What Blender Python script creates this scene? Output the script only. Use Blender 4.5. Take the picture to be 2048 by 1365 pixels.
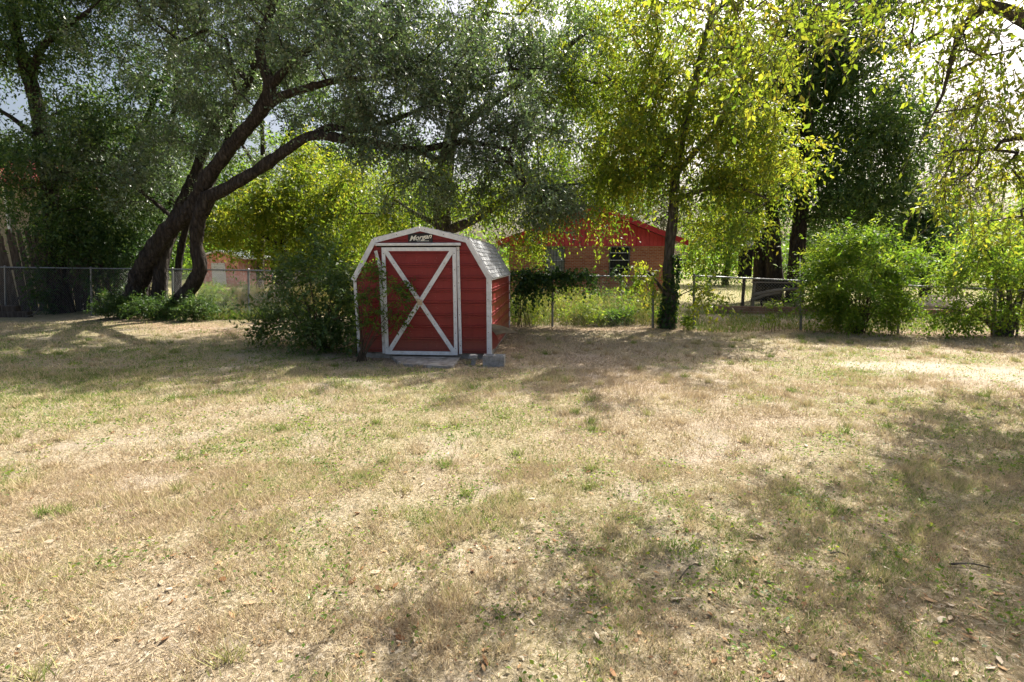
import bpy, math, random
import numpy as np
from mathutils import Vector
RS = np.random.RandomState
R = math.radians
scene = bpy.context.scene
for o in list(bpy.data.objects): bpy.data.objects.remove(o)

# ------------------------------------------------------------------ camera, sky, sun, exposure
CAMZ, PITCH = 1.685, R(8.63)
cam_d = bpy.data.cameras.new('camera'); cam = bpy.data.objects.new('camera', cam_d)
scene.collection.objects.link(cam); scene.camera = cam
cam.location = (0, 0, CAMZ); cam.rotation_euler = (R(90) - PITCH, 0, 0)
cam_d.lens = 18; cam_d.sensor_width = 36; cam_d.clip_end = 2000; cam_d.clip_start = 0.05
SUN_EL, SUN_AZ = R(50), R(38)          # azimuth from +Y towards +X: behind the shed, to the right
world = bpy.data.worlds.new('World'); scene.world = world; world.use_nodes = True
nt = world.node_tree; bg = nt.nodes['Background']
sky = nt.nodes.new('ShaderNodeTexSky'); sky.sky_type = 'NISHITA'; sky.sun_disc = False
sky.sun_elevation = SUN_EL; sky.sun_rotation = SUN_AZ; sky.air_density = 1.0; sky.dust_density = 7.5; sky.ozone_density = 1.0
nt.links.new(sky.outputs['Color'], bg.inputs['Color']); bg.inputs['Strength'].default_value = 0.085
sun_d = bpy.data.lights.new('sun', 'SUN'); sun_d.energy = 5.0; sun_d.angle = R(0.55); sun_d.color = (1.0, 0.94, 0.84)
sun = bpy.data.objects.new('sun', sun_d); scene.collection.objects.link(sun); sun.location = (10, 15, 25)
sdir = Vector((math.sin(SUN_AZ) * math.cos(SUN_EL), math.cos(SUN_AZ) * math.cos(SUN_EL), math.sin(SUN_EL)))
sun.rotation_euler = sdir.to_track_quat('Z', 'Y').to_euler()
vs = scene.view_settings; vs.view_transform = 'Standard'; vs.look = 'None'; vs.gamma = 1.0; vs.exposure = 1.36
vs.use_curve_mapping = False
scene.render.engine = 'CYCLES'
scene.cycles.max_bounces = 6; scene.cycles.diffuse_bounces = 4; scene.cycles.transmission_bounces = 4; scene.cycles.transparent_max_bounces = 8

# ------------------------------------------------------------------ helpers
CP, SP = math.cos(PITCH), math.sin(PITCH)
def P(px, py, Y):
    """a real point at forward distance Y that is seen at photograph position px, py"""
    u = (px - 1024) / 1024; v = (682.5 - py) / 1024
    dy = CP + v * SP; t = Y / dy
    return np.array([u * t, Y, CAMZ + (-SP + v * CP) * t])
def PX(px, Y): return P(px, 527, Y)[0]
def G(px, py, z=0.0):
    u = (px - 1024) / 1024; v = (682.5 - py) / 1024
    dz = -SP + v * CP; t = (z - CAMZ) / dz
    return np.array([u * t, (CP + v * SP) * t, z])

_lat = RS(5).rand(256, 256)
def vnoise(x, y, s, seed=0):
    x = np.asarray(x, float) / s + seed * 17.3 + 500; y = np.asarray(y, float) / s + seed * 9.1 + 500
    xi = np.floor(x).astype(int); yi = np.floor(y).astype(int); fx = x - xi; fy = y - yi
    fx = fx * fx * (3 - 2 * fx); fy = fy * fy * (3 - 2 * fy)
    a = _lat[xi % 256, yi % 256]; b = _lat[(xi + 1) % 256, yi % 256]; c = _lat[xi % 256, (yi + 1) % 256]; d = _lat[(xi + 1) % 256, (yi + 1) % 256]
    return (a * (1 - fx) + b * fx) * (1 - fy) + (c * (1 - fx) + d * fx) * fy
def fbm(x, y, s, seed=0):
    return (vnoise(x, y, s, seed) * .5 + vnoise(x, y, s / 2.1, seed + 1) * .3 + vnoise(x, y, s / 4.3, seed + 2) * .2)
def gh(x, y):
    x = np.asarray(x, float); y = np.asarray(y, float)
    f = np.clip((18 - np.abs(x)) / 3, 0, 1) * np.clip((19 - y) / 3, 0, 1)
    return f * ((fbm(x, y, 2.3, 3) - .5) * .07 + (fbm(x, y, .45, 7) - .5) * .03)

ORG = {}
def link(o): scene.collection.objects.link(o)
def tag(o, label=None, cat=None, group=None, kind=None):
    if label: o['label'] = label
    if cat: o['category'] = cat
    if group: o['group'] = group
    if kind: o['kind'] = kind
    return o
def thing(name, label, cat, loc=(0, 0, 0), rotz=0, group=None, local=False):
    o = bpy.data.objects.new(name, None); link(o); o.empty_display_size = .3
    o.location = loc; o.rotation_euler = (0, 0, rotz)
    ORG[o.name] = np.zeros(3) if local else np.array(loc, float)
    return tag(o, label, cat, group)
def mesh(name, V, F, mat, tint=None, smooth=False):
    """V (n,3); F: (m,k) array or list of tuples"""
    me = bpy.data.meshes.new(name)
    V = np.asarray(V, float)
    if isinstance(F, np.ndarray):
        m, k = F.shape
        me.vertices.add(len(V)); me.vertices.foreach_set('co', V.astype(np.float32).ravel())
        me.loops.add(m * k); me.loops.foreach_set('vertex_index', F.astype(np.int32).ravel())
        me.polygons.add(m); me.polygons.foreach_set('loop_start', np.arange(0, m * k, k, dtype=np.int32))
        me.update(calc_edges=True)
    else:
        me.from_pydata([tuple(v) for v in V], [], [tuple(f) for f in F]); me.update()
    if tint is not None:
        for nm, arr in (tint.items() if isinstance(tint, dict) else [('tint', tint)]):
            arr = np.asarray(arr, np.float32)
            a = me.attributes.new(nm, 'FLOAT', 'FACE' if len(arr) == len(me.polygons) else 'POINT'); a.data.foreach_set('value', arr)
    if smooth: me.polygons.foreach_set('use_smooth', np.ones(len(me.polygons), bool))
    if mat is not None: me.materials.append(mat)
    return me
def part(name, V, F, mat, parent=None, tint=None, smooth=False, label=None, cat=None, group=None, kind=None):
    V = np.asarray(V, float)
    if parent is not None:
        org = ORG[parent.name]; loc = np.zeros(3)
    else:
        org = np.array([V[:, 0].mean(), V[:, 1].mean(), V[:, 2].min()]); loc = org
    o = bpy.data.objects.new(name, mesh(name, V - org, F, mat, tint, smooth)); link(o)
    o.location = loc; ORG[o.name] = org
    if parent is not None: o.parent = parent
    return tag(o, label, cat, group, kind)

def merge(parts):
    """join (V,F) lists; F lists of tuples"""
    V, F, n = [], [], 0
    for v, f in parts:
        v = np.asarray(v, float); V.append(v); F += [tuple(int(i) + n for i in q) for q in f]; n += len(v)
    return np.vstack(V), F
BOXF = [(0, 3, 2, 1), (4, 5, 6, 7), (0, 1, 5, 4), (1, 2, 6, 5), (2, 3, 7, 6), (3, 0, 4, 7)]
def box(x0, x1, y0, y1, z0, z1):
    return np.array([(x0, y0, z0), (x1, y0, z0), (x1, y1, z0), (x0, y1, z0), (x0, y0, z1), (x1, y0, z1), (x1, y1, z1), (x0, y1, z1)], float), BOXF
def bbox(x0, x1, y0, y1, z0, z1, b=.006):
    """box with chamfered edges"""
    import bmesh
    bm = bmesh.new(); v, f = box(x0, x1, y0, y1, z0, z1)
    vs_ = [bm.verts.new(p) for p in v]
    for q in f: bm.faces.new([vs_[i] for i in q])
    bmesh.ops.bevel(bm, geom=bm.edges[:], offset=b, segments=1, affect='EDGES')
    bm.verts.index_update(); V = np.array([p.co[:] for p in bm.verts]); F = [tuple(p.index for p in q.verts) for q in bm.faces]
    bm.free(); return V, F
def unit(v):
    v = np.asarray(v, float); return v / np.maximum(np.linalg.norm(v, axis=-1, keepdims=True), 1e-9)
def bar(a, b, w, t, up=(0, 1, 0)):
    """rectangular bar from a to b; width w across, thickness t along 'up'"""
    a = np.asarray(a, float); b = np.asarray(b, float); d = unit(b - a); u = np.asarray(up, float)
    s = unit(np.cross(d, u)); u = unit(np.cross(s, d))
    q = [(-1, -1), (1, -1), (1, 1), (-1, 1)]
    V = [p + s * w / 2 * i + u * t / 2 * j for p in (a, b) for i, j in q]
    return np.array(V), BOXF
def resample(pts, step):
    pts = np.asarray(pts, float)                       # columns x y z r
    if len(pts) > 2:
        ext = np.vstack([2 * pts[0] - pts[1], pts, 2 * pts[-1] - pts[-2]]); out = []
        for i in range(1, len(ext) - 2):
            L = np.linalg.norm(ext[i + 1, :3] - ext[i, :3]); n = max(2, int(L / step))
            for t in np.arange(n) / n:
                p0, p1, p2, p3 = ext[i - 1:i + 3]
                out.append(.5 * (2 * p1 + (p2 - p0) * t + (2 * p0 - 5 * p1 + 4 * p2 - p3) * t * t + (3 * p1 - p0 - 3 * p2 + p3) * t ** 3))
        out.append(pts[-1]); return np.array(out)
    n = max(2, int(np.linalg.norm(pts[1, :3] - pts[0, :3]) / step) + 1)
    return pts[0] + (pts[1] - pts[0]) * np.linspace(0, 1, n)[:, None]
def tube(pts, sides=8, rough=0, seed=0, cap=True):
    pts = np.asarray(pts, float); n = len(pts); rng = RS(seed)
    d = np.gradient(pts[:, :3], axis=0); d = unit(d)
    u = unit(np.cross(d[0], (0.3, 1, 0.2))); V = []
    ang = np.arange(sides) / sides * 2 * np.pi
    ridge = 1 + rough * (rng.rand(sides) - .5) * 1.2
    for i in range(n):
        u = unit(u - d[i] * np.dot(u, d[i])); w = np.cross(d[i], u)
        rr = pts[i, 3] * (ridge + rough * (rng.rand(sides) - .5)) * (1 + rough * .7 * (rng.rand() - .5))
        V.append(pts[i, :3] + np.cos(ang)[:, None] * u * rr[:, None] + np.sin(ang)[:, None] * w * rr[:, None])
    F = [(i * sides + j, i * sides + (j + 1) % sides, (i + 1) * sides + (j + 1) % sides, (i + 1) * sides + j) for i in range(n - 1) for j in range(sides)]
    if cap: F += [tuple(range(sides))[::-1], tuple((n - 1) * sides + j for j in range(sides))]
    return np.vstack(V), F
def cyl(a, b, r, sides=8): return tube([(*a, r), (*b, r)], sides)
def ball(c, r, seg=10, ring=7, sq=(1, 1, 1), rough=0, seed=0):
    rng = RS(seed); V = [(0, 0, -1)]; F = []
    for i in range(1, ring):
        a = -math.pi / 2 + math.pi * i / ring
        V += [(math.cos(a) * math.cos(t), math.cos(a) * math.sin(t), math.sin(a)) for t in np.arange(seg) / seg * 2 * np.pi]
    V.append((0, 0, 1)); V = np.array(V); V *= 1 + rough * (rng.rand(len(V), 1) - .5)
    F += [(0, 1 + (j + 1) % seg, 1 + j) for j in range(seg)]
    for i in range(ring - 2):
        F += [(1 + i * seg + j, 1 + i * seg + (j + 1) % seg, 1 + (i + 1) * seg + (j + 1) % seg, 1 + (i + 1) * seg + j) for j in range(seg)]
    t = len(V) - 1; b = 1 + (ring - 2) * seg
    F += [(t, b + j, b + (j + 1) % seg) for j in range(seg)]
    return V * r * np.array(sq) + np.asarray(c), F

# ------------------------------------------------------------------ materials
def newmat(name):
    m = bpy.data.materials.new(name); m.use_nodes = True; n = m.node_tree.nodes
    return m, m.node_tree, n['Principled BSDF'], n['Material Output']
def ramp(t, stops, src):
    r = t.nodes.new('ShaderNodeValToRGB'); e = r.color_ramp.elements
    while len(e) < len(stops): e.new(.5)
    for k, (p, c) in enumerate(stops): e[k].position = p; e[k].color = (*c, 1)
    t.links.new(src, r.inputs['Fac']); return r.outputs['Color']
def noise(t, scale, detail=4, rough=.55, vec=None, out='Fac'):
    n = t.nodes.new('ShaderNodeTexNoise'); n.inputs['Scale'].default_value = scale; n.inputs['Detail'].default_value = detail; n.inputs['Roughness'].default_value = rough
    if vec: t.links.new(vec, n.inputs['Vector'])
    return n.outputs[out]
def objco(t, scale=(1, 1, 1)):
    c = t.nodes.new('ShaderNodeTexCoord'); m = t.nodes.new('ShaderNodeMapping'); m.inputs['Scale'].default_value = scale
    t.links.new(c.outputs['Object'], m.inputs['Vector']); return m.outputs['Vector']
def bump(t, bsdf, h, strength=.4, dist=.02):
    b = t.nodes.new('ShaderNodeBump'); b.inputs['Strength'].default_value = strength; b.inputs['Distance'].default_value = dist
    t.links.new(h, b.inputs['Height']); t.links.new(b.outputs['Normal'], bsdf.inputs['Normal'])
def attr(t, name='tint'):
    a = t.nodes.new('ShaderNodeAttribute'); a.attribute_name = name; return a.outputs['Fac']
def mixc(t, fac, a, b, mode='MIX'):
    m = t.nodes.new('ShaderNodeMix'); m.data_type = 'RGBA'; m.blend_type = mode
    if isinstance(fac, (int, float)): m.inputs[0].default_value = fac
    else: t.links.new(fac, m.inputs[0])
    for i, c in ((6, a), (7, b)):
        if isinstance(c, tuple): m.inputs[i].default_value = (*c, 1)
        else: t.links.new(c, m.inputs[i])
    return m.outputs[2]
def simple(name, stops, scale=6, rough=.7, spec=.3, bmp=0, bscale=None, stretch=(1, 1, 1), metal=0, bdist=.02):
    """colour from two or three ramp stops driven by noise, optional bump"""
    m, t, b, o = newmat(name); v = objco(t, stretch)
    f = noise(t, scale, 6, .6, v)
    n = len(stops); c = ramp(t, [(.3 + .4 * i / max(1, n - 1), s) for i, s in enumerate(stops)], f)
    t.links.new(c, b.inputs['Base Color']); b.inputs['Roughness'].default_value = rough; b.inputs['Specular IOR Level'].default_value = spec; b.inputs['Metallic'].default_value = metal
    if bmp: bump(t, b, noise(t, bscale or scale * 3, 6, .65, v), bmp, bdist)
    return m
def leafmat(name, cols, tcols, trans=.42, rough=.42, spec=.4):
    m, t, b, o = newmat(name); a = attr(t); n = len(cols)
    c = ramp(t, [(i / (n - 1), s) for i, s in enumerate(cols)], a); c2 = ramp(t, [(i / (n - 1), s) for i, s in enumerate(tcols)], a)
    t.links.new(c, b.inputs['Base Color']); b.inputs['Roughness'].default_value = rough; b.inputs['Specular IOR Level'].default_value = spec
    tr = t.nodes.new('ShaderNodeBsdfTranslucent'); t.links.new(c2, tr.inputs['Color'])
    mx = t.nodes.new('ShaderNodeMixShader'); mx.inputs[0].default_value = trans
    t.links.new(b.outputs[0], mx.inputs[1]); t.links.new(tr.outputs[0], mx.inputs[2]); t.links.new(mx.outputs[0], o.inputs['Surface'])
    return m
def barkmat(name, a, b_, c):
    m, t, b, o = newmat(name); v = objco(t, (1, 1, .22))
    f = noise(t, 9, 8, .75, v); col = ramp(t, [(.3, a), (.5, b_), (.72, c)], f)
    vo = t.nodes.new('ShaderNodeTexVoronoi'); vo.feature = 'DISTANCE_TO_EDGE'; vo.inputs['Scale'].default_value = 9; t.links.new(v, vo.inputs['Vector'])
    r = ramp(t, [(0, (.25, .25, .25)), (.18, (1, 1, 1))], vo.outputs['Distance'])
    col = mixc(t, .6, col, r, 'MULTIPLY'); t.links.new(col, b.inputs['Base Color']); b.inputs['Roughness'].default_value = .92; b.inputs['Specular IOR Level'].default_value = .15
    h = t.nodes.new('ShaderNodeMath'); h.operation = 'MULTIPLY_ADD'; t.links.new(vo.outputs['Distance'], h.inputs[0]); h.inputs[1].default_value = 1.5; t.links.new(f, h.inputs[2])
    bump(t, b, h.outputs[0], 1.0, .12); return m

L_OAK = leafmat('oak_leaf', [(.058, .092, .055), (.10, .148, .092), (.17, .215, .13)], [(.11, .20, .06), (.18, .29, .08), (.30, .40, .10)], .33, .42, .9)
L_YEL = leafmat('yellowing_leaf', [(.055, .10, .018), (.115, .16, .024), (.27, .235, .03)], [(.16, .28, .02), (.36, .44, .03), (.66, .56, .05)], .5, .45, .35)
L_GRN = leafmat('fresh_green_leaf', [(.038, .088, .016), (.08, .145, .022), (.18, .22, .035)], [(.12, .26, .02), (.26, .42, .03), (.46, .52, .05)], .48, .5, .3)
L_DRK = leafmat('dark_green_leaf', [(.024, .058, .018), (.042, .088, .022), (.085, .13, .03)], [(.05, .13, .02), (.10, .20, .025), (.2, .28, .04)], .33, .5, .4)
L_GRY = leafmat('grey_green_leaf', [(.07, .085, .06), (.11, .12, .085), (.17, .16, .12)], [(.1, .13, .06), (.16, .18, .08), (.22, .22, .12)], .3, .5, .3)
L_WEED = leafmat('weed_leaf', [(.30, .235, .11), (.20, .20, .06), (.075, .145, .025)], [(.42, .32, .12), (.30, .30, .06), (.17, .32, .03)], .35, .6, .2)
M_GRASS = leafmat('lawn_blade', [(.38, .30, .20), (.58, .475, .315), (.46, .405, .215), (.225, .25, .085), (.10, .165, .038)],
                  [(.42, .33, .20), (.58, .48, .30), (.44, .41, .18), (.30, .35, .09), (.17, .32, .04)], .3, .7, .15)
M_LITTER = leafmat('dead_leaf', [(.10, .055, .03), (.24, .125, .055), (.42, .27, .14), (.46, .36, .24), (.52, .45, .36)],
                   [(.15, .07, .03), (.34, .16, .05), (.5, .3, .12), (.5, .38, .22), (.5, .44, .32)], .25, .65, .2)
BARK_OAK = barkmat('oak_bark', (.025, .020, .017), (.06, .05, .043), (.125, .11, .096))
BARK_GRY = barkmat('grey_bark', (.05, .043, .037), (.13, .115, .095), (.23, .21, .18))
BARK_DRK = barkmat('dark_bark', (.028, .022, .018), (.06, .048, .04), (.11, .095, .08))
STEM = simple('twig', [(.05, .038, .026), (.12, .095, .065)], 12, .85, .15)

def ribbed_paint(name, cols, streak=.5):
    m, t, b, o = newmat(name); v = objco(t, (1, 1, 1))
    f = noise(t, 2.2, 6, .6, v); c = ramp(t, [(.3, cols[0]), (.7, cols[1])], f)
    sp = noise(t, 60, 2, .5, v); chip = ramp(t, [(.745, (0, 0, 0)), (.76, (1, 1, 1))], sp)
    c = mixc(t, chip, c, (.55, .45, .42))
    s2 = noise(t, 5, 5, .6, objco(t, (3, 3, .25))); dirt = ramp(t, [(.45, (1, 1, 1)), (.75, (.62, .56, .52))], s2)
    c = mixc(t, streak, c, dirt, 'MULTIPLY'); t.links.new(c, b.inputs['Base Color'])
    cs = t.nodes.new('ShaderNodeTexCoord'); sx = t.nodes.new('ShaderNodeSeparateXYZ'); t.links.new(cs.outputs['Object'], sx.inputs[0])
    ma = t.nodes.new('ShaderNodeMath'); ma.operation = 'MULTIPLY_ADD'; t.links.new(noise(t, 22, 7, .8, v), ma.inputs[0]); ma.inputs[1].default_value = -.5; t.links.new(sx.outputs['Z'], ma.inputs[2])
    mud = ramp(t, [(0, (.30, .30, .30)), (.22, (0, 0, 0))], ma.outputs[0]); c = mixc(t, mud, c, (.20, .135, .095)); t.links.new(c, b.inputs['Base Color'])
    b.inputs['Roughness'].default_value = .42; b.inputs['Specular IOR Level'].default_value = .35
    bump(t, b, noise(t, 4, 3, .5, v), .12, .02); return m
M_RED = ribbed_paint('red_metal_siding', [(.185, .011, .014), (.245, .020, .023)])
M_WHITE = simple('white_trim_paint', [(.56, .56, .56), (.67, .68, .70), (.76, .77, .79)], 11, .55, .35, .15, 40)
M_WORN = simple('worn_white_trim', [(.30, .29, .27), (.60, .60, .60), (.76, .77, .78)], 14, .65, .3, .2, 40)
M_BACK = simple('bare_sheet_back', [(.20, .185, .16), (.33, .31, .275)], 7, .5, .4, .1, 20)
M_SHING = simple('grey_asphalt_shingle', [(.22, .23, .24), (.34, .35, .36), (.50, .51, .52)], 30, .85, .25, .5, 130)
M_CONC = simple('weathered_concrete', [(.13, .115, .095), (.30, .275, .24), (.46, .43, .385)], 7, .92, .2, .6, 55)
M_BLOCK = simple('cinder_block', [(.20, .19, .175), (.32, .31, .29), (.42, .41, .39)], 16, .92, .2, .6, 90)
M_BLACK = simple('black_sign_face', [(.006, .006, .007), (.015, .015, .017)], 8, .4, .4)
M_LETTER = simple('cream_lettering', [(.72, .70, .60), (.82, .80, .70)], 8, .5)
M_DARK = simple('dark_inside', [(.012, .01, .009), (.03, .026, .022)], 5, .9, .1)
M_GALV = simple('galvanised_steel', [(.14, .15, .155), (.26, .27, .275)], 18, .45, .5, .1, 60, metal=.55)
M_WIRE = simple('galvanised_wire', [(.15, .155, .155), (.26, .265, .265)], 18, .55, .4, metal=.4)
M_WOOD = simple('weathered_grey_board', [(.035, .027, .021), (.07, .056, .045), (.13, .108, .088)], 6, .9, .15, .6, 20, (4, 4, .5))
M_LOG = simple('weathered_log', [(.12, .095, .075), (.26, .215, .175)], 7, .9, .15, .5, 20, (1, 4, 4))
M_SCREW = simple('rusty_screw', [(.03, .025, .022), (.08, .06, .05)], 30, .6)
M_BRASS = simple('tarnished_latch', [(.42, .33, .22), (.60, .52, .40)], 30, .5, .5)

# ------------------------------------------------------------------ ground
def seg_dist(x, y, a, b):
    ax, ay = a[:2]; bx, by = b[:2]; dx, dy = bx - ax, by - ay
    t = np.clip(((x - ax) * dx + (y - ay) * dy) / (dx * dx + dy * dy), 0, 1)
    return np.hypot(x - ax - t * dx, y - ay - t * dy), t
PA, PB = G(1690, 727), G(2120, 764)
SHED_O = np.array([-1.575, 9.0]); SHED_ROT = R(-4.8)
def shed_local(x, y):
    c, s = math.cos(-SHED_ROT), math.sin(-SHED_ROT); dx, dy = x - SHED_O[0], y - SHED_O[1]
    return dx * c - dy * s, dx * s + dy * c
def field_bare(x, y):
    d, t = seg_dist(x, y, PA, PB); w = .25 + .75 * t
    k = np.clip(1.25 - (d + (fbm(x, y, .6, 21) - .5) * .9 + (fbm(x, y, .12, 25) - .5) * .35) / w, 0, 1)
    p = np.clip((fbm(x, y, .55, 31) - .62) * 5, 0, 1) * .5           # small worn spots all over
    return np.maximum(np.clip(k * 1.8, 0, .95), p)
def field_litter(x, y):
    d, _ = seg_dist(x, y, np.array([-12, 15.5]), np.array([-1, 9.2])); a = np.clip(1 - d / 1.6, 0, 1)
    lx, ly = shed_local(x, y); b = np.clip(1 - np.hypot(np.maximum(np.abs(lx) - 1.2, 0), np.maximum(-ly, 0)) / .9, 0, 1)
    c = np.clip(1 - np.abs(y - (13.2 - np.clip(x - 7, 0, 9) * .3)) / 1.0, 0, 1) * (x > -1)
    d2 = np.clip((x - .3) / 1.8, 0, 1) * np.clip((3.4 - y) / 1.2, 0, 1) * .5
    return np.clip(np.maximum.reduce([a, b, c, d2]), 0, 1)
def field_green(x, y):
    g = fbm(x, y, 2.6, 41) * .65 + fbm(x, y, .6, 47) * .45 - .20
    g = g + np.clip((-x - .5) / 5, 0, .15) * np.clip((y - 4.2) / 2.5, 0, 1) + np.clip((x - 1.6) / 2, 0, .12) * (y < 3.6) - .12 * (x > 1) * (y > 5)
    return np.clip(g, 0, 1)
def build_ground():
    st = .11
    xs = np.concatenate([[-600, -250, -120, -60, -35, -24, -19], np.arange(-17, 17.01, st), [19, 24, 35, 60, 120, 250, 600]])
    ys = np.concatenate([[-80, -30, -8, -2, 0], np.arange(.8, 19, st), [20, 22, 25, 30, 40, 60, 100, 180, 350, 900]])
    X, Y = np.meshgrid(xs, ys); V = np.stack([X, Y, gh(X, Y)], -1).reshape(-1, 3)
    nx = len(xs); i = (np.arange(len(ys) - 1)[:, None] * nx + np.arange(nx - 1)).ravel()
    F = np.stack([i, i + 1, i + nx + 1, i + nx], 1)
    x, y = V[:, 0], V[:, 1]
    m, t, b, o = newmat('dry_lawn_soil'); v = objco(t)
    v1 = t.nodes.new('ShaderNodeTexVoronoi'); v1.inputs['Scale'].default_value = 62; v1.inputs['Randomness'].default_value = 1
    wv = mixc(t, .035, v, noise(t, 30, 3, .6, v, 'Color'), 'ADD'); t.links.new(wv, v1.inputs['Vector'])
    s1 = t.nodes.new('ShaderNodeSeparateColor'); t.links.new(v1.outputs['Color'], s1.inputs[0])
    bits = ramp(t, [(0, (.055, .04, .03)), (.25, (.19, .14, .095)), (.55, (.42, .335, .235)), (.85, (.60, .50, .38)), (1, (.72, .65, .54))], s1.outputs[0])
    soil = ramp(t, [(.28, (.17, .125, .085)), (.43, (.36, .28, .20)), (.58, (.54, .44, .33)), (.78, (.64, .545, .43))], noise(t, 24, 8, .75, v))  # darker stops put thatch shade under the blades into the tan soil colour
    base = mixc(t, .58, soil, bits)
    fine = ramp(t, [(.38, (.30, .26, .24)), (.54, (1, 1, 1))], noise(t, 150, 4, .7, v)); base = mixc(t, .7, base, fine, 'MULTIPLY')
    gcol = ramp(t, [(.3, (.10, .12, .035)), (.6, (.24, .24, .08)), (.8, (.40, .34, .15))], noise(t, 60, 6, .7, v))
    gm = t.nodes.new('ShaderNodeMath'); gm.operation = 'MULTIPLY'; t.links.new(attr(t, 'green'), gm.inputs[0]); gm.inputs[1].default_value = .75
    base = mixc(t, gm.outputs[0], base, gcol)
    vo = t.nodes.new('ShaderNodeTexVoronoi'); vo.inputs['Scale'].default_value = 26; t.links.new(v, vo.inputs['Vector'])
    sep = t.nodes.new('ShaderNodeSeparateColor'); t.links.new(vo.outputs['Color'], sep.inputs[0])
    lit = ramp(t, [(0, (.10, .06, .04)), (.4, (.22, .14, .09)), (.8, (.36, .26, .17)), (1, (.5, .42, .32))], sep.outputs[0])
    lm = t.nodes.new('ShaderNodeMath'); lm.operation = 'MULTIPLY'; t.links.new(attr(t, 'litter'), lm.inputs[0]); lm.inputs[1].default_value = .85
    base = mixc(t, lm.outputs[0], base, lit)
    sand = ramp(t, [(.3, (.27, .22, .175)), (.5, (.42, .36, .295)), (.75, (.52, .455, .385))], noise(t, 35, 7, .7, v))
    base = mixc(t, attr(t, 'bare'), base, sand)
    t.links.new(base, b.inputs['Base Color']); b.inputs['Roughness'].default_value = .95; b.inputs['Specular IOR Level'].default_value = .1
    bump(t, b, noise(t, 70, 8, .75, v), .9, .03)
    far = (y > 17)
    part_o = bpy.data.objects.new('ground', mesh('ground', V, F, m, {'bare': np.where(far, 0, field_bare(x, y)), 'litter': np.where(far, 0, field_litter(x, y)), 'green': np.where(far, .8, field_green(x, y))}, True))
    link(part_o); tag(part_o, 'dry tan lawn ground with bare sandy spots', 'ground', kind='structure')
build_ground()

def off_slab(x, y):
    lx, ly = shed_local(x, y)
    return ~((np.abs(lx) < 1.24) & (ly > -.02) & (ly < 3.7)) & ~((lx > -.62) & (lx < .66) & (ly > -.62) & (ly < 0))
def blades(x, y, h, w, lean, tint, rng):
    n = len(x); a = rng.rand(n) * 2 * np.pi; a2 = rng.rand(n) * 2 * np.pi
    root = np.stack([x, y, gh(x, y) - .004], 1); sd = np.stack([np.cos(a), np.sin(a), np.zeros(n)], 1) * (w / 2)[:, None]
    tip = root + np.stack([np.cos(a2) * lean, np.sin(a2) * lean, h], 1)
    V = np.stack([root - sd, root + sd, tip], 1).reshape(-1, 3); F = np.arange(3 * n).reshape(n, 3)
    return V, F, tint
def scatter(rng, n, y0, y1, spread=1.12):
    """random points in the wedge in front of the camera, even per square metre"""
    y = np.sqrt(rng.rand(n) * (y1 ** 2 - y0 ** 2) + y0 ** 2); x = (rng.rand(n) * 2 - 1) * (y * spread + .4); return x, y
def build_grass():
    rng = RS(11); out = []
    for (n, y0, y1, ws) in ((330000, 1.5, 4.2, .0048), (270000, 4.2, 8, .0075), (150000, 8, 15, .013)):
        x, y = scatter(rng, n, y0, y1)
        cl = fbm(x, y, .22, 61); big = fbm(x, y, 1.3, 65); keep = (rng.rand(n) < np.clip((cl - .30) * 3.2 + (big - .45) * 1.2, .12, 1) * (1 - .93 * field_bare(x, y)) * (1 - .6 * field_litter(x, y))) & off_slab(x, y)
        x, y, cl = x[keep], y[keep], cl[keep]; k = len(x); g = field_green(x, y)
        tall = np.clip((fbm(x, y, .35, 71) - .45) * 3, 0, 1)
        h = (.016 + .030 * rng.rand(k) + .050 * tall * rng.rand(k)) * (1 + .25 * (y > 6)); flat = rng.rand(k) < .34
        h = np.where(flat, .004 + .012 * rng.rand(k), h); lean = np.where(flat, .03 + .05 * rng.rand(k), h * (.2 + .9 * rng.rand(k)))
        ti = np.clip(.31 + (g - .38) * 1.8 + (fbm(x, y, .17, 83) - .5) * 1.1 + rng.randn(k) * .30, 0, 1); ti = np.where(flat, np.clip(rng.rand(k) * .45, 0, 1), ti)
        out.append(blades(x, y, h, ws * (.6 + .8 * rng.rand(k)), lean, ti, rng))
    # tussocks of taller dry grass
    tx, ty = scatter(rng, 420, 1.7, 12); n = 60
    x = np.repeat(tx, n) + rng.randn(420 * n) * .035; y = np.repeat(ty, n) + rng.randn(420 * n) * .035; k = len(x)
    ok = off_slab(x, y) & (field_bare(x, y) < .6); tt = np.repeat(np.clip(rng.rand(420) * .9, 0, 1), n)
    h = .035 + .075 * rng.rand(k); v = blades(x, y, h, np.full(k, .005) * (1 + y / 8), h * (.3 + .8 * rng.rand(k)), np.clip(tt + rng.randn(k) * .12, 0, 1), rng)
    f = np.repeat(ok, 3); V = v[0][f]; out.append((V, np.arange(len(V)).reshape(-1, 3), v[2][ok]))
    V = np.vstack([o[0] for o in out]); F = np.arange(len(V)).reshape(-1, 3); T = np.concatenate([o[2] for o in out])
    part('lawn_grass', V, F, M_GRASS, None, T, label='short dry straw and green lawn grass over the yard', cat='grass', kind='stuff')
build_grass()

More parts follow.
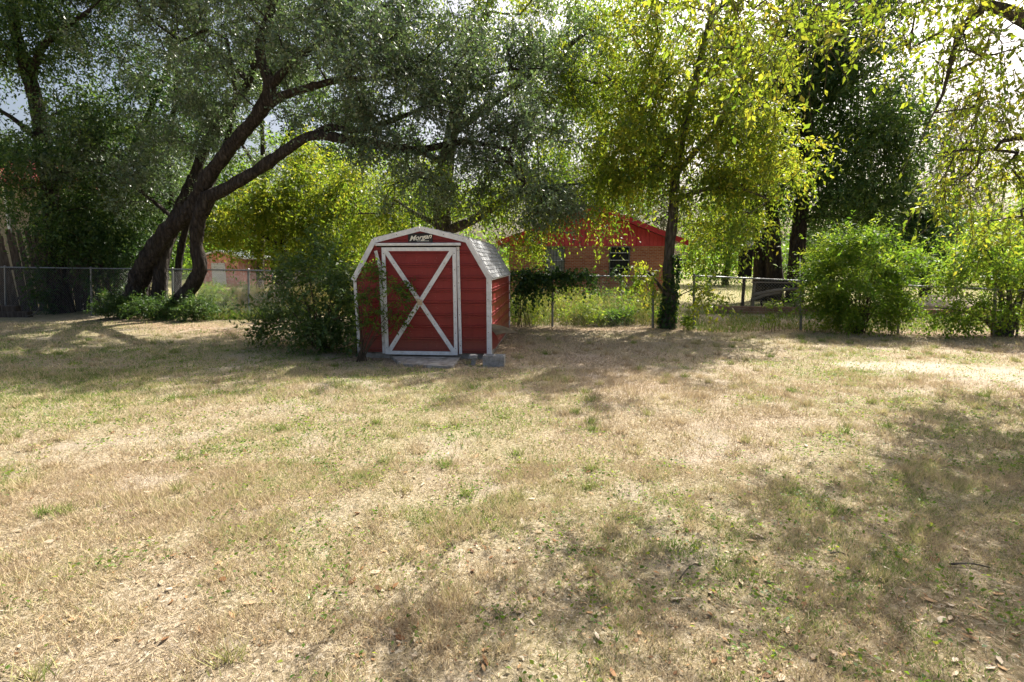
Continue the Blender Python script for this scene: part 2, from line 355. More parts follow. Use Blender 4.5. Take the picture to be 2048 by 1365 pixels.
# ------------------------------------------------------------------ leaves and trees
def leaves(pos, axis, size, rng, width=.45, fold=.18, jn=1.0):
    n = len(pos); axis = unit(axis); nr = rng.randn(n, 3) * jn + np.array([0, 0, .9]); w = unit(np.cross(axis, nr)); nn = np.cross(w, axis)
    L = size * (.5 + 1.0 * rng.rand(n)); hw = (L * width / 2)[:, None]; L = L[:, None]
    V = np.stack([pos, pos + axis * L * .42 + w * hw + nn * hw * fold * 2, pos + axis * L - nn * L * .1, pos + axis * L * .42 - w * hw + nn * hw * fold * 2], 1).reshape(-1, 3)
    return V, np.arange(4 * n).reshape(n, 4)
def sprays(targets, centre, n, rng, size, clump=.5, twig=.55, per=9, droop=.35, out=.5, width=.45, tmean=.4, tvar=.22, tside=.25):
    """twigs with alternate leaves gathered round branch ends"""
    T = len(targets); nt_ = max(1, n // per)
    k = rng.randint(0, T, nt_); ctr = targets[k]
    start = ctr + rng.randn(nt_, 3) * clump * np.array([.6, .6, .5])
    d = unit(rng.randn(nt_, 3) + unit(ctr - centre) * out * 1.6 + np.array([0, 0, -droop])); L = twig * (.5 + rng.rand(nt_))
    s = (np.arange(per) + .6) / per
    pos = start[:, None] + d[:, None] * (L[:, None] * s)[..., None] + np.array([0, 0, -1.]) * (droop * L[:, None] * s ** 2)[..., None]
    side = unit(np.cross(d, rng.randn(nt_, 3)))[:, None] * np.where(np.arange(per) % 2, 1, -1)[None, :, None]
    ax = d[:, None] * .55 + side * .8 + rng.randn(nt_, per, 3) * .3 + np.array([0, 0, -droop * .9])
    tw = np.clip(tmean + rng.randn(nt_) * tvar * .7 + (rng.rand(T) - .5)[k] * tside, 0, 1)
    tint = np.clip(tw[:, None] + rng.randn(nt_, per) * tvar * .6, 0, 1).ravel()
    V, F = leaves(pos.reshape(-1, 3), ax.reshape(-1, 3), size, rng, width)
    tw_lines = (start, start + d * L[:, None] + np.array([0, 0, -1.]) * (droop * L)[:, None])
    return V, F, tint, tw_lines
def ell_targets(ells, n, rng, shell=2.0):
    """points inside ellipsoids given as (px, py, Y, rx px, ry px, depth m[, weight])"""
    w = np.array([e[3] * e[4] * (e[6] if len(e) > 6 else 1) * e[2] ** 2 for e in ells], float); w /= w.sum(); out = []
    for e, q in zip(ells, w):
        k = max(3, int(round(n * q))); c = P(e[0], e[1], e[2]); s = e[2] / 1024 * 1.02
        d = unit(rng.randn(k, 3)) * rng.rand(k, 1) ** (1 / shell); out.append(c + d * np.array([e[3] * s, e[5], e[4] * s]))
    T = np.vstack(out); T = T[T[:, 2] > .15]; return T
def skeleton(limbs, targets, rng, rt=.007, up=.12):
    nodes = [p for l in limbs for p in resample(l, .35)]; pos = [p[:3] for p in nodes]; rad = [p[3] for p in nodes]; par = [-1] * len(pos); fixed = len(pos)
    A = np.array(pos); near = np.array([np.min(np.linalg.norm(A - t, axis=1)) for t in targets]); ends = []
    buf = np.zeros((len(pos) + len(targets) * 8 + 10, 3)); buf[:fixed] = A; n = fixed
    for ti in np.argsort(near):
        t = targets[ti]; dd = np.linalg.norm(buf[:n] - t, axis=1) + np.maximum(0, buf[:n, 2] - t[2]) * .5; a = int(np.argmin(dd)); p0 = buf[a].copy(); L = np.linalg.norm(t - p0)
        m = int(np.clip(L / .45, 1, 6)); off = rng.randn(3) * L * .12 + np.array([0, 0, L * up]); prev = a
        for j in range(1, m + 1):
            s = j / m; q = p0 + (t - p0) * s + off * 4 * s * (1 - s) * .5 + (rng.randn(3) * .05 * (j < m)); buf[n] = q; par.append(prev); prev = n; n += 1
        ends.append(prev)
    w = np.zeros(n)
    for e in ends: w[e] += 1
    for i in range(n - 1, fixed - 1, -1): w[par[i]] += w[i]
    segs = []
    for i in range(fixed, n):
        a = par[i]; r1 = rt * max(w[i], 1) ** .5; r0 = min(rt * max(w[a], 1) ** .5, rad[a] * .8) if a < fixed else rt * max(w[a], 1) ** .5
        if a < fixed: r0 = min(r0, r1 * 1.4)
        segs.append((buf[a], buf[i], r0, r1))
    return segs
def prisms(a, b, r0, r1, sides=4):
    a = np.asarray(a); b = np.asarray(b); r0 = np.broadcast_to(r0, len(a)); r1 = np.broadcast_to(r1, len(a)); d = unit(b - a)
    u = unit(np.cross(d, np.array([.31, .77, .52]))); w = np.cross(d, u); an = np.arange(sides) / sides * 2 * np.pi
    ring = lambda p, r: p[:, None] + (np.cos(an)[None, :, None] * u[:, None] + np.sin(an)[None, :, None] * w[:, None]) * r[:, None, None]
    V = np.concatenate([ring(a, r0), ring(b, r1)], 1).reshape(-1, 3); n = len(a); j = np.arange(sides); k = (j + 1) % sides
    F = np.stack([j, k, k + sides, j + sides], 1)[None] + (np.arange(n) * 2 * sides)[:, None, None]
    return V, F.reshape(-1, 4)
def tree(name, label, cat, base, limbs, ells, n_t, n_l, leafmat_, size, bark=BARK_GRY, seed=1, group=None, rt=.007, rough=.16, sides=12, twigs=False, crown='crown', up=.12, keep=None, **kw):
    rng = RS(seed); root = thing(name, label, cat, tuple(base), group=group)
    limbs = [np.asarray(l, float) for l in limbs]
    if limbs:
        V, F = merge([tube(resample(l, .16), sides, rough, seed * 7 + i) for i, l in enumerate(limbs)]); part('trunk' if cat != 'shrub' else 'stem', V, F, bark, root, smooth=True)
    T = ell_targets(ells, n_t, rng); 
    if keep is not None: T = T[keep(T)]
    segs = skeleton(limbs, T, rng, rt, up)
    a = np.array([s[0] for s in segs]); b = np.array([s[1] for s in segs]); V, F = prisms(a, b, np.array([s[2] for s in segs]), np.array([s[3] for s in segs]), 5)
    part('branches', V, F, bark, root, smooth=True, kind='stuff')
    if n_l:
        ctr = T.mean(0); V, F, ti, tw = sprays(T, ctr, n_l, rng, size, **kw)
        part(crown, V, F, leafmat_, root, ti)
        if twigs:
            V, F = prisms(tw[0], tw[1], .0035 + size * .01, .002, 3); part('twigs', V, F, STEM, root, kind='stuff')
    return root
def W(px, py, Y, r): return (*P(px, py, Y), r)

# ------------------------------------------------------------------ the red shed
def rib(z, pitch=.215, off=.07):
    """depth of the sheet profile at height z: a pair of small ribs every pitch"""
    q = (z - off) % pitch
    for c in (.05, .095):
        d = abs(q - c)
        if d < .014: return .024 * min(1, (0.014 - d) / .005)
    return 0.0
def rib_levels(z0, z1, pitch=.215, off=.07, extra=()):
    L = [z0, z1, *extra]; k = math.floor((z0 - off) / pitch) - 1
    while off + k * pitch < z1:
        for c in (.05, .095):
            L += [off + k * pitch + c + e for e in (-.014, -.009, .009, .014)]
        k += 1
    return sorted(z for z in set(round(q, 5) for q in L) if z0 <= z <= z1)
ZB, ZE, ZK, ZP, HW, HK, LEN = .115, 1.45, 2.10, 2.285, 1.20, .825, 3.66
def halfw(z):
    if z <= ZE: return HW
    if z <= ZK: return HW + (HK - HW) * (z - ZE) / (ZK - ZE)
    return HK * (ZP - z) / (ZP - ZK)
def gable_sheet(y, sign):
    V, F = [], []
    for z in rib_levels(ZB, ZP - .012, extra=(ZE, ZK)):
        w = halfw(z); V += [(-w, y + sign * rib(z), z), (w, y + sign * rib(z), z)]
    for i in range(len(V) // 2 - 1): F.append((2 * i, 2 * i + 1, 2 * i + 3, 2 * i + 2))
    return np.array(V), F
def build_shed():
    r = thing('garden_shed', 'red metal barn-roofed garden shed with white X-braced door and white trim', 'shed', (SHED_O[0], SHED_O[1], 0), SHED_ROT, local=True)
    add = lambda n, vf, m, p=r, **k: part(n, vf[0], vf[1], m, p, **k)
    # concrete footing under the walls
    add('foundation', merge([bbox(-1.17, 1.175, .02, 3.64, -.12, .105, .01)]), M_CONC)
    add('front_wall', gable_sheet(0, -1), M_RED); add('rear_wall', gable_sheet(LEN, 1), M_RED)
    def side_sheet(sx, hole):
        Z = rib_levels(ZB, ZE); Yv = np.linspace(.0, LEN, 62); V = []; F = []; rng = RS(4); nz = len(Z)
        wob = np.interp(Yv, np.linspace(0, LEN, 24), (rng.rand(24) - .5) * .016)
        for i, y in enumerate(Yv):
            for z in Z:
                x = HW + rib(z) + wob[i] * math.sin((z - ZB) / (ZE - ZB) * math.pi) * .9
                V.append((sx * x, y, z))
        for i in range(len(Yv) - 1):
            for j in range(nz - 1):
                if hole and Z[j] < .52 - Yv[i] * 1.05 and Yv[i] < .42: continue
                F.append((i * nz + j, (i + 1) * nz + j, (i + 1) * nz + j + 1, i * nz + j + 1))
        return np.array(V), F
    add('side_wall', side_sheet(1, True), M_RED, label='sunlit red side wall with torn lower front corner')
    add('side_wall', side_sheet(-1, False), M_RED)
    add('interior_floor', box(-1.15, 1.15, .05, 3.6, .107, .13), M_DARK)
    # peeled-back sheet at the torn corner
    U = np.linspace(0, 1, 9); S = np.linspace(0, 1, 7); V = []
    for u in U:
        for s in S:
            f = 1 - .92 * s; y = -.01 + .20 * u * f + .12 * s; z = .49 + (.15 - .27 * u) * f - .02 * s; o = s * .44
            V.append((HW + .022 + o, y, z + .016 * math.sin(u * 14) * f + .03 * math.sin(s * 3)))
    F = [(i * 7 + j, (i + 1) * 7 + j, (i + 1) * 7 + j + 1, i * 7 + j + 1) for i in range(8) for j in range(6)]
    add('peeled_sheet', (np.array(V), F), M_BACK, smooth=True, label='bent flap of siding sticking out at the torn corner')
    V = []
    for u in np.linspace(0, 1, 6):
        for s in np.linspace(0, 1, 5):
            V.append((HW + .015 + .10 * s * math.sin(u * 2.4), .03 + .30 * u * s + .02 * u, .50 - .34 * u + .03 * s))
    F = [(i * 5 + j, (i + 1) * 5 + j, (i + 1) * 5 + j + 1, i * 5 + j + 1) for i in range(5) for j in range(4)]
    add('torn_strip', (np.array(V), F), M_RED, smooth=True, label='curled strip of torn red siding')
    # roof: gambrel deck plus shingle courses
    prof = [(-HW - .03, ZE - .02), (-HK - .012, ZK + .012), (0, ZP + .02), (HK + .012, ZK + .012), (HW + .03, ZE - .02)]
    V = []
    for y in (.012, LEN - .012):
        V += [(x, y, z) for x, z in prof] + [(x * .985, y, z - .03) for x, z in prof]
    F = []
    for i in range(4): F += [(i, i + 1, i + 11, i + 10), (i + 6, i + 5, i + 15, i + 16), (i, i + 5, i + 6, i + 1), (i + 10, i + 11, i + 16, i + 15)]
    F += [(0, 10, 15, 5), (4, 9, 19, 14)]
    roof = add('roof', (np.array(V), F), M_SHING)
    rng = RS(8)
    for (a, b), n in zip(zip(prof[:-1], prof[1:]), (9, 9, 9, 9)):
        a = np.array(a); b = np.array(b); lo, hi = (a, b) if a[1] < b[1] else (b, a); d = hi - lo; L = np.linalg.norm(d); d /= L
        nrm = np.array([d[1], -d[0]]); nrm *= np.sign(nrm[1]) if abs(nrm[1]) > 1e-6 else 1
        for k in range(n):
            s0, s1 = L * k / n - .006, min(L * (k + 1) / n + .02, L)
            parts = []; y = .015; tabs = 14
            for q in range(tabs):
                y1 = .015 + (LEN - .03) * (q + 1) / tabs; lift = .016 + .007 * rng.rand(); ds = -.008 * rng.rand()
                p = lambda s, h: lo + d * s + nrm * h
                c = [p(s0 + ds, .004), p(s0 + ds, lift), p(s1, .006), p(s1, .003)]
                vv = [(v[0], yy, v[1]) for yy in (y, y1 - .006) for v in c]
                parts.append((np.array(vv), [(0, 1, 5, 4), (1, 2, 6, 5), (0, 3, 2, 1), (4, 5, 6, 7), (2, 3, 7, 6)])); y = y1
            add('shingle_course', merge(parts), M_SHING, roof)
    # white gable trim
    def board(a, b, w, t, y, n='gable_trim', m=M_WHITE, p=r, lab=None):
        return add(n, bar((a[0], y, a[1]), (b[0], y, b[1]), w, t), m, p, label=lab)
    pk = (0, ZP - .012); kl, kr = (-HK + .01, ZK - .025), (HK - .01, ZK - .025); el, er = (-HW - .02, ZE - .06), (HW + .01, ZE - .05)
    for i, (a, b) in enumerate(((pk, kl), (pk, kr), (kl, el), (kr, er))): board(a, b, .085, .02, -.030 - .0035 * i)
    add('corner_trim', bbox(HW - .062, HW + .022, -.028, -.016, ZB - .02, ZE - .02, .003), M_WHITE); add('corner_trim', bbox(HW + .0155, HW + .0225, -.0155, .06, ZB - .02, ZE - .02, .002), M_WHITE)
    add('corner_trim', bbox(HW - .0, HW + .024, LEN - .05, LEN + .02, ZB, ZE - .03, .003), M_WHITE)
    board((-HW + .03, ZB - .05), (-HW + .005, ZE - .05), .055, .014, -.024, 'corner_trim', M_WORN, lab='scuffed white corner strip behind the leaves')
    add('eave_trim', bbox(HW + .018, HW + .034, .0, LEN, ZE - .055, ZE - .018, .003), M_WHITE)
    # sliding door
    dl, dr, db, dt = -.675, .625, .085, 1.955
    V, F = [], []
    for z in rib_levels(db, dt): V += [(dl, -.040 - rib(z), z), (dr, -.040 - rib(z), z)]
    for i in range(len(V) // 2 - 1): F.append((2 * i, 2 * i + 1, 2 * i + 3, 2 * i + 2))
    n = len(V); V += [(dl, -.014, db), (dr, -.014, db), (dr, -.014, dt), (dl, -.014, dt)]; F += [(n, n + 3, 2 * 0 + n - 2, 0), (1, n - 1, n + 2, n + 1)]
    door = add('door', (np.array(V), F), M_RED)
    y = -.066
    for nm, a, b, yy in (('stile', (dl + .03, db), (dl + .03, dt), y), ('stile', (dr - .03, db), (dr - .03, dt), y), ('top_rail', (dl + .06, dt - .03), (dr - .06, dt - .03), y - .002), ('bottom_rail', (dl + .06, db + .03), (dr - .06, db + .03), y - .002),
                         ('brace', (dl + .07, dt - .06), (dr - .07, db + .06), y + .002), ('brace', (dr - .07, dt - .06), (dl + .07, db + .06), y - .004)):
        board(a, b, .062 if nm != 'brace' else .075, .016, yy, nm, M_WHITE, door)
    cx, cz = (dl + dr) / 2, (db + dt) / 2
    add('latch', merge([bbox(cx - .045, cx + .045, y - .03, y - .014, cz - .055, cz + .04, .006), bbox(cx - .03, cx + .05, y - .042, y - .03, cz - .01, cz + .012, .004), bbox(cx - .055, cx + .0, y - .036, y - .02, cz + .035, cz + .055, .003)]), M_BRASS, door)
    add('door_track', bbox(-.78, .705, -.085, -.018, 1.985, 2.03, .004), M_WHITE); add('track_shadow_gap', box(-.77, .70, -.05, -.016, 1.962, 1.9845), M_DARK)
    board((.672, .10), (.650, 1.978), .052, .016, -.030, 'door_jamb')
    board((-.715, .09), (-.725, 1.66), .05, .016, -.030, 'door_jamb', M_WORN, lab='worn white jamb strip beside the hinge side of the door')
    board((-.728, 1.63), (-.79, 1.90), .055, .014, -.048, 'broken_jamb', M_WORN, lab='broken top of the jamb strip leaning outwards')
    # screws, small dark heads on the trim
    sc = []
    def scr(x, z, yy): sc.append(tube([(x, yy, z, .0075), (x, yy - .004, z, .006)], 6))
    for z in np.linspace(.2, 1.85, 7): scr(dr - .03, z, y - .009); scr(dl + .03, z, y - .009); scr(.672 - .022 * (z - .1) / 1.88, z + .05, -.0385)
    for z in np.linspace(.2, 1.35, 5): scr(HW - .035, z, -.029)
    for t in (.12, .35, .42, .62, .72, .9):
        scr(dl + .07 + t * (dr - dl - .14), dt - .06 - t * (dt - db - .12), y - .009); scr(dr - .07 - t * (dr - dl - .14), dt - .06 - t * (dt - db - .12), y - .013)
    for t in (.1, .5, .9): scr(HK * t, ZP - .012 - (ZP - ZK + .013) * t, -.045); scr(-HK * t, ZP - .012 - (ZP - ZK + .013) * t, -.042)
    add('screws', merge(sc), M_SCREW, kind='stuff')
    # name plate
    sg = add('sign', bbox(-.215, .215, -.030, -.018, 2.040, 2.195, .004), M_BLACK, label='small black name plate with cream slanted lettering')
    cu = bpy.data.curves.new('lettering', 'FONT'); cu.body = 'Morgan'; cu.size = .128; cu.shear = .38; cu.extrude = .0015; cu.offset = .0022; cu.align_x = 'CENTER'; cu.space_character = .98
    tmp = bpy.data.objects.new('lettering_source', cu); link(tmp); bpy.context.view_layer.update()
    me = bpy.data.meshes.new_from_object(tmp.evaluated_get(bpy.context.evaluated_depsgraph_get())); bpy.data.objects.remove(tmp)
    V = np.array([v.co[:] for v in me.vertices]); F = [tuple(p.vertices) for p in me.polygons]
    a = R(7); V2 = np.stack([V[:, 0], -.0315 - V[:, 2], 2.088 + V[:, 1] * .92 + V[:, 0] * math.tan(a)], 1)
    part('lettering', V2, F, M_LETTER, sg)
    rng = RS(2); marks = []; x = -.06
    while x < .15:
        w = .006 + .006 * rng.rand(); marks.append(box(x, x + w, -.0325, -.0302, 2.061, 2.071)); x += w + .004
    part('small_print', *merge(marks), M_LETTER, sg)
    return r
build_shed()
def shed_pt(lx, ly, z=0):
    c, s = math.cos(SHED_ROT), math.sin(SHED_ROT); return np.array([SHED_O[0] + lx * c - ly * s, SHED_O[1] + lx * s + ly * c, z])

# ------------------------------------------------------------------ concrete by the door
def slab():
    rng = RS(3); out = [G(782, 716), G(922, 714), G(924, 716), G(906, 739), G(868, 737), G(800, 733)]
    out = [np.array([p[0], p[1]]) for p in out]; n = len(out); top = [(p[0], p[1], .035 + (.012 if i in (3, 4) else 0)) for i, p in enumerate(out)]
    ins = [(p[0] * .985 + np.mean([q[0] for q in out]) * .015, p[1] * .97 + np.mean([q[1] for q in out]) * .03, .05) for p in out]
    V = [(p[0], p[1], -.08) for p in out] + top + ins
    F = [(i, (i + 1) % n, (i + 1) % n + n, i + n) for i in range(n)] + [(i + n, (i + 1) % n + n, (i + 1) % n + 2 * n, i + 2 * n) for i in range(n)] + [tuple(range(2 * n, 3 * n))]
    part('concrete_slab', V, F, M_CONC, label='flat grey concrete step slab on the ground before the shed door', cat='slab')
slab()
def cinder_block():
    c = G(987, 735); w, d, h, t = .36, .18, .185, .030
    root = thing('cinder_block', 'whole grey hollow cinder block standing at the shed corner', 'block', (c[0], c[1] + .02, gh(c[0], c[1])), R(-6), local=True)
    P_ = [bbox(-w / 2, w / 2, 0, t, -.01, h, .006), bbox(-w / 2, w / 2, d - t, d, -.01, h, .006)]
    P_ += [bbox(x - t / 2, x + t / 2, t - .004, d - t + .004, -.01, h - .002, .004) for x in (-w / 2 + t / 2 + .002, 0, w / 2 - t / 2 - .002)]
    part('block_shell', *merge(P_), M_BLOCK, root)
    c = G(946, 730); V, F = bbox(-.06, .07, -.05, .06, .10, .17, .012); V2, F2 = bbox(-.04, .04, -.03, .05, -.02, .11, .015); V2 = V2 + np.array([0, 0, 0]); V2[:, 0] += (V2[:, 2]) * .2
    V, F = merge([(V, F), (V2, F2)]); V = V + np.array([c[0], c[1], gh(c[0], c[1])])
    part('broken_block', V, F, M_BLOCK, label='broken lump of cinder block left of the whole one', cat='block')
cinder_block()

# ------------------------------------------------------------------ fences
def chain_fence(name, label, pts, posts, seed=0):
    """pts: (px, py ground, py rail, Y); posts: indices that carry a post"""
    B = [P(p[0], p[1], p[3]) for p in pts]; Tp = [P(p[0], p[2], p[3]) for p in pts]
    for b in B: b[2] = float(gh(b[0], b[1])) - .02
    root = thing(name, label, 'fence', tuple(B[0]))
    for i in posts:
        big = i in (posts[0], posts[-1]) and name == 'chain_link_fence'
        rr = .030; V, F = merge([cyl(B[i] - [0, 0, .1], Tp[i] + [0, 0, .02], rr, 10), ball(Tp[i] + [0, 0, .025], rr * 1.15, 8, 6)]); part('post', V, F, M_GALV, root, smooth=False)
    for i in range(len(pts) - 1): part('rail', *cyl(Tp[i] + [0, 0, 0.0], Tp[i + 1], .021, 8), M_GALV, root)
    a_, b_ = [], []
    for i in range(len(pts) - 1):
        L = np.linalg.norm((B[i + 1] - B[i])[:2]); H = .5 * ((Tp[i] - B[i])[2] + (Tp[i + 1] - B[i + 1])[2]); st = .078
        for s in (1, -1):
            for k in np.arange(-H, L + H, st):
                u0, u1 = (k, k + H) if s > 0 else (k + H, k)      # wire climbs H over a run of H
                t0, t1 = 0., 1.; du = u1 - u0
                for lim, sg in ((0., 1), (L, -1)):
                    f0 = (u0 - lim) * sg; f1 = (u1 - lim) * sg
                    if f0 < 0 and f1 < 0: t0 = 2; break
                    if f0 < 0: t0 = max(t0, -f0 / (f1 - f0))
                    if f1 < 0: t1 = min(t1, f0 / (f0 - f1))
                if t1 - t0 < .02: continue
                q = lambda t: (lambda f: (B[i] + (B[i + 1] - B[i]) * f) * (1 - t) + (Tp[i] + (Tp[i + 1] - Tp[i]) * f) * t)(np.clip((u0 + du * t) / L, 0, 1))
                a_.append(q(t0) + [0, -.022, .03 * (1 - t0)]); b_.append(q(t1) + [0, -.022, 0])
    V, F = prisms(np.array(a_), np.array(b_), .0017, .0017, 3); part('chain_link_mesh', V, F, M_WIRE, root, kind='stuff')
chain_fence('chain_link_fence', 'chain-link fence with steel rail running behind the shed and oak', [(-260, 620, 532, 17.2), (10, 622, 535, 17.0), (182, 624, 537, 16.8), (345, 628, 539, 16.3), (497, 632, 541, 15.7), (712, 645, 546, 14.4), (905, 650, 547, 13.9), (1105, 651, 551, 13.7), (1306, 653, 554, 13.5)], [0, 1, 2, 3, 4, 5, 7, 8])
chain_fence('chain_link_fence', 'chain-link fence right of the ivy-wrapped tree, passing behind two bushes', [(1388, 656, 552, 13.3), (1602, 661, 562, 12.9), (1797, 667, 571, 12.4), (1990, 675, 579, 11.8), (2230, 688, 590, 11.0)], [0, 1, 2, 3, 4])
def wooden_fence():
    rng = RS(21); Y = 18.2; root = thing('wooden_fence', 'old dark leaning board fence at far left behind the chain-link', 'fence', tuple(P(120, 622, Y) * [1, 1, 0]))
    x = -160
    while x < 292:
        w = .135 + .03 * rng.rand(); top = P(x, 455 + 22 * rng.rand() + (18 if x > 150 else 0), Y); b = top.copy(); b[2] = -.05; lean = (-.10 - .16 * rng.rand()) if x < 90 else rng.randn() * .05
        t = top + [lean, 0, 0]; dy = rng.rand() * .03
        part('picket', *bar(b + [0, dy, 0], t + [0, dy, 0], w, .02), M_WOOD, root); x += (w + .012) / Y * 1024
    for z in (.45, 1.5): part('fence_rail', *bar((P(-160, 600, Y)[0], Y + .09, z), (P(292, 600, Y)[0], Y + .09, z), .09, .04), M_WOOD, root)
wooden_fence()

# ------------------------------------------------------------------ brick house
M_REDBOARD = simple('red_painted_board', [(.50, .055, .075), (.60, .08, .10)], 3, .6, .3, .1, 20)
M_FASCIA = simple('red_fascia_paint', [(.40, .022, .030), (.48, .032, .04)], 5, .5, .35)
M_ROOF = simple('brown_roof_shingle', [(.07, .055, .05), (.14, .11, .10)], 20, .9, .2, .4, 60)
M_GLASS = simple('dark_window_glass', [(.012, .016, .018), (.03, .036, .04)], 3, .25, .3)
M_CURT = simple('grey_window_curtain', [(.26, .27, .28), (.36, .37, .38)], 4, .9, .1, stretch=(6, 1, .5))
def brickmat():
    m, t, b, o = newmat('orange_brick'); c = t.nodes.new('ShaderNodeTexCoord'); mp = t.nodes.new('ShaderNodeMapping'); mp.inputs['Rotation'].default_value = (R(90), 0, 0)
    t.links.new(c.outputs['Object'], mp.inputs['Vector']); k = t.nodes.new('ShaderNodeTexBrick'); t.links.new(mp.outputs['Vector'], k.inputs['Vector'])
    for n, v in (('Color1', (.34, .085, .042, 1)), ('Color2', (.50, .19, .10, 1)), ('Mortar', (.42, .33, .27, 1)), ('Scale', 1.0), ('Mortar Size', .009), ('Brick Width', .215), ('Row Height', .075), ('Bias', -.1)): k.inputs[n].default_value = v
    w = ramp(t, [(.66, (0, 0, 0)), (.74, (1, 1, 1))], noise(t, 4, 5, .7, objco(t, (1, 1, 3)))); col = mixc(t, w, k.outputs['Color'], (.52, .42, .36))
    col = mixc(t, .45, col, ramp(t, [(.3, (.5, .45, .42)), (.7, (1, 1, 1))], noise(t, 3, 6, .6, objco(t))), 'MULTIPLY')
    t.links.new(col, b.inputs['Base Color']); b.inputs['Roughness'].default_value = .9; bump(t, b, k.outputs['Fac'], -.5, .02); return m
M_BRICK = brickmat()
def house():
    Y = 25.0; s = Y / 1024; pl, pr, pk = P(996, 490, Y), P(1368, 482, Y), P(1192, 417, Y); zb = P(1100, 493, Y)[2]
    root = thing('brick_house', 'low orange brick house with red board gable behind the fence', 'house', (pk[0], Y, 0))
    xl, xr, D = pl[0] + .55, pr[0] - .55, 9.0; ze = (pl[2] + pr[2]) / 2
    w1 = [PX(1090, Y), PX(1129, Y)]; w2 = [PX(1218, Y), PX(1259, Y)]; z0, z1 = P(1100, 551, Y)[2], zb
    wall = []
    xs = [xl, w1[0], w1[1], w2[0], w2[1], xr]
    for i in range(5):
        if i in (1, 3): wall.append(box(xs[i], xs[i + 1], Y, Y + .2, -.1, z0))
        else: wall.append(box(xs[i], xs[i + 1], Y, Y + .2, -.1, zb))
    wall += [box(xl, xl + .2, Y + .2, Y + D, -.1, zb), box(xr - .2, xr, Y + .2, Y + D, -.1, zb), box(xl + .2, xr - .2, Y + D - .2, Y + D, -.1, zb)]
    part('brick_wall', *merge(wall), M_BRICK, root)
    zt = lambda x: np.interp(x, [pl[0], pk[0], pr[0]], [ze, pk[2], ze]) - .10
    # gable of vertical boards, each its own piece
    x = xl
    while x < xr - .05:
        w = min(1.22, xr - x); n = 6; pts = []
        for k in range(n):
            a, b = x + w * k / n, x + w * (k + 1) / n - .016
            za, zb2 = max(zt(a), zb + .012), max(zt(b), zb + .012)
            m = [a, b] + ([pk[0]] if a < pk[0] < b else [])
            V = [(a, Y - .03, zb + .004), (b, Y - .03, zb + .004), (b, Y - .03, zb2), (a, Y - .03, za)]; V += [(p[0], Y + .01, p[2]) for p in V]; pts.append((np.array(V), BOXF and [(0, 1, 2, 3), (4, 7, 6, 5), (0, 4, 5, 1), (1, 5, 6, 2), (2, 6, 7, 3), (3, 7, 4, 0)]))
        part('gable_board', *merge(pts), M_REDBOARD, root)
        if x > xl: part('batten', *box(x - .028, x + .012, Y - .045, Y - .032, zb + .006, max(zt(x - .01) - .05, zb + .02)), M_FASCIA, root)
        x += w
    part('gable_backing', np.array([(xl, Y + .012, zb + .002), (xr, Y + .012, zb + .002), (xr, Y + .012, max(zt(xr), zb + .01)), (pk[0], Y + .012, zt(pk[0])), (xl, Y + .012, max(zt(xl), zb + .01))]), [(0, 1, 2, 3, 4)], M_FASCIA, root)
    for e in (pl, pr):
        V = []
        for yy in (Y - .6, Y + D + .5):
            V += [(e[0], yy, ze), (pk[0], yy, pk[2]), (pk[0], yy, pk[2] + .08), (e[0], yy, ze + .08)]
        F = BOXF[:0] + [(0, 1, 2, 3), (4, 7, 6, 5), (0, 4, 5, 1), (2, 6, 7, 3), (0, 3, 7, 4)]
        rf = part('roof', V, F, M_ROOF, root)
        V = []
        for yy in (Y - .66, Y - .603):
            V += [(e[0], yy, ze - .16), (pk[0], yy, pk[2] - .16), (pk[0], yy, pk[2] + .085), (e[0], yy, ze + .085)]
        part('fascia', V, [(0, 1, 2, 3), (4, 7, 6, 5), (0, 4, 5, 1), (2, 6, 7, 3), (0, 3, 7, 4), (1, 5, 6, 2)], M_FASCIA, rf)
    for (a, b), pane, nm in ((w1, M_CURT, 'barred window with a drawn grey curtain'), (w2, M_GLASS, 'barred window with dark glass')):
        wn = part('window', *merge([box(a, a + .05, Y - .01, Y + .1, z0, z1), box(b - .05, b, Y - .01, Y + .1, z0, z1), box(a + .05, b - .05, Y - .01, Y + .1, z0, z0 + .06), box(a + .05, b - .05, Y - .01, Y + .1, z1 - .05, z1)]), M_GALV, root, label=nm)
        part('pane', *box(a + .05, b - .05, Y + .06, Y + .07, z0 + .06, z1 - .05), pane, wn)
        for f in ((.25, .52, .78) if pane is M_GLASS else (.5,)):
            z = z0 + (z1 - z0) * f; part('mullion', *box(a + .05, b - .05, Y + .01, Y + .055, z - .018, z + .018), M_WHITE, wn)
        bars = [cyl((xx, Y - .05, z0 - .02), (xx, Y - .05, z1), .009, 5) for xx in np.linspace(a, b, 8)] + [cyl((a - .06, Y - .05, zz), (b + .06, Y - .05, zz), .010, 5) for zz in np.linspace(z0 + .05, z1 - .12, 5)]
        part('security_bars', *merge(bars), M_DARK, wn)
        part('sill', *box(a - .05, b + .05, Y - .06, Y - .002, z0 - .075, z0 - .002), M_BRICK, wn)
house()

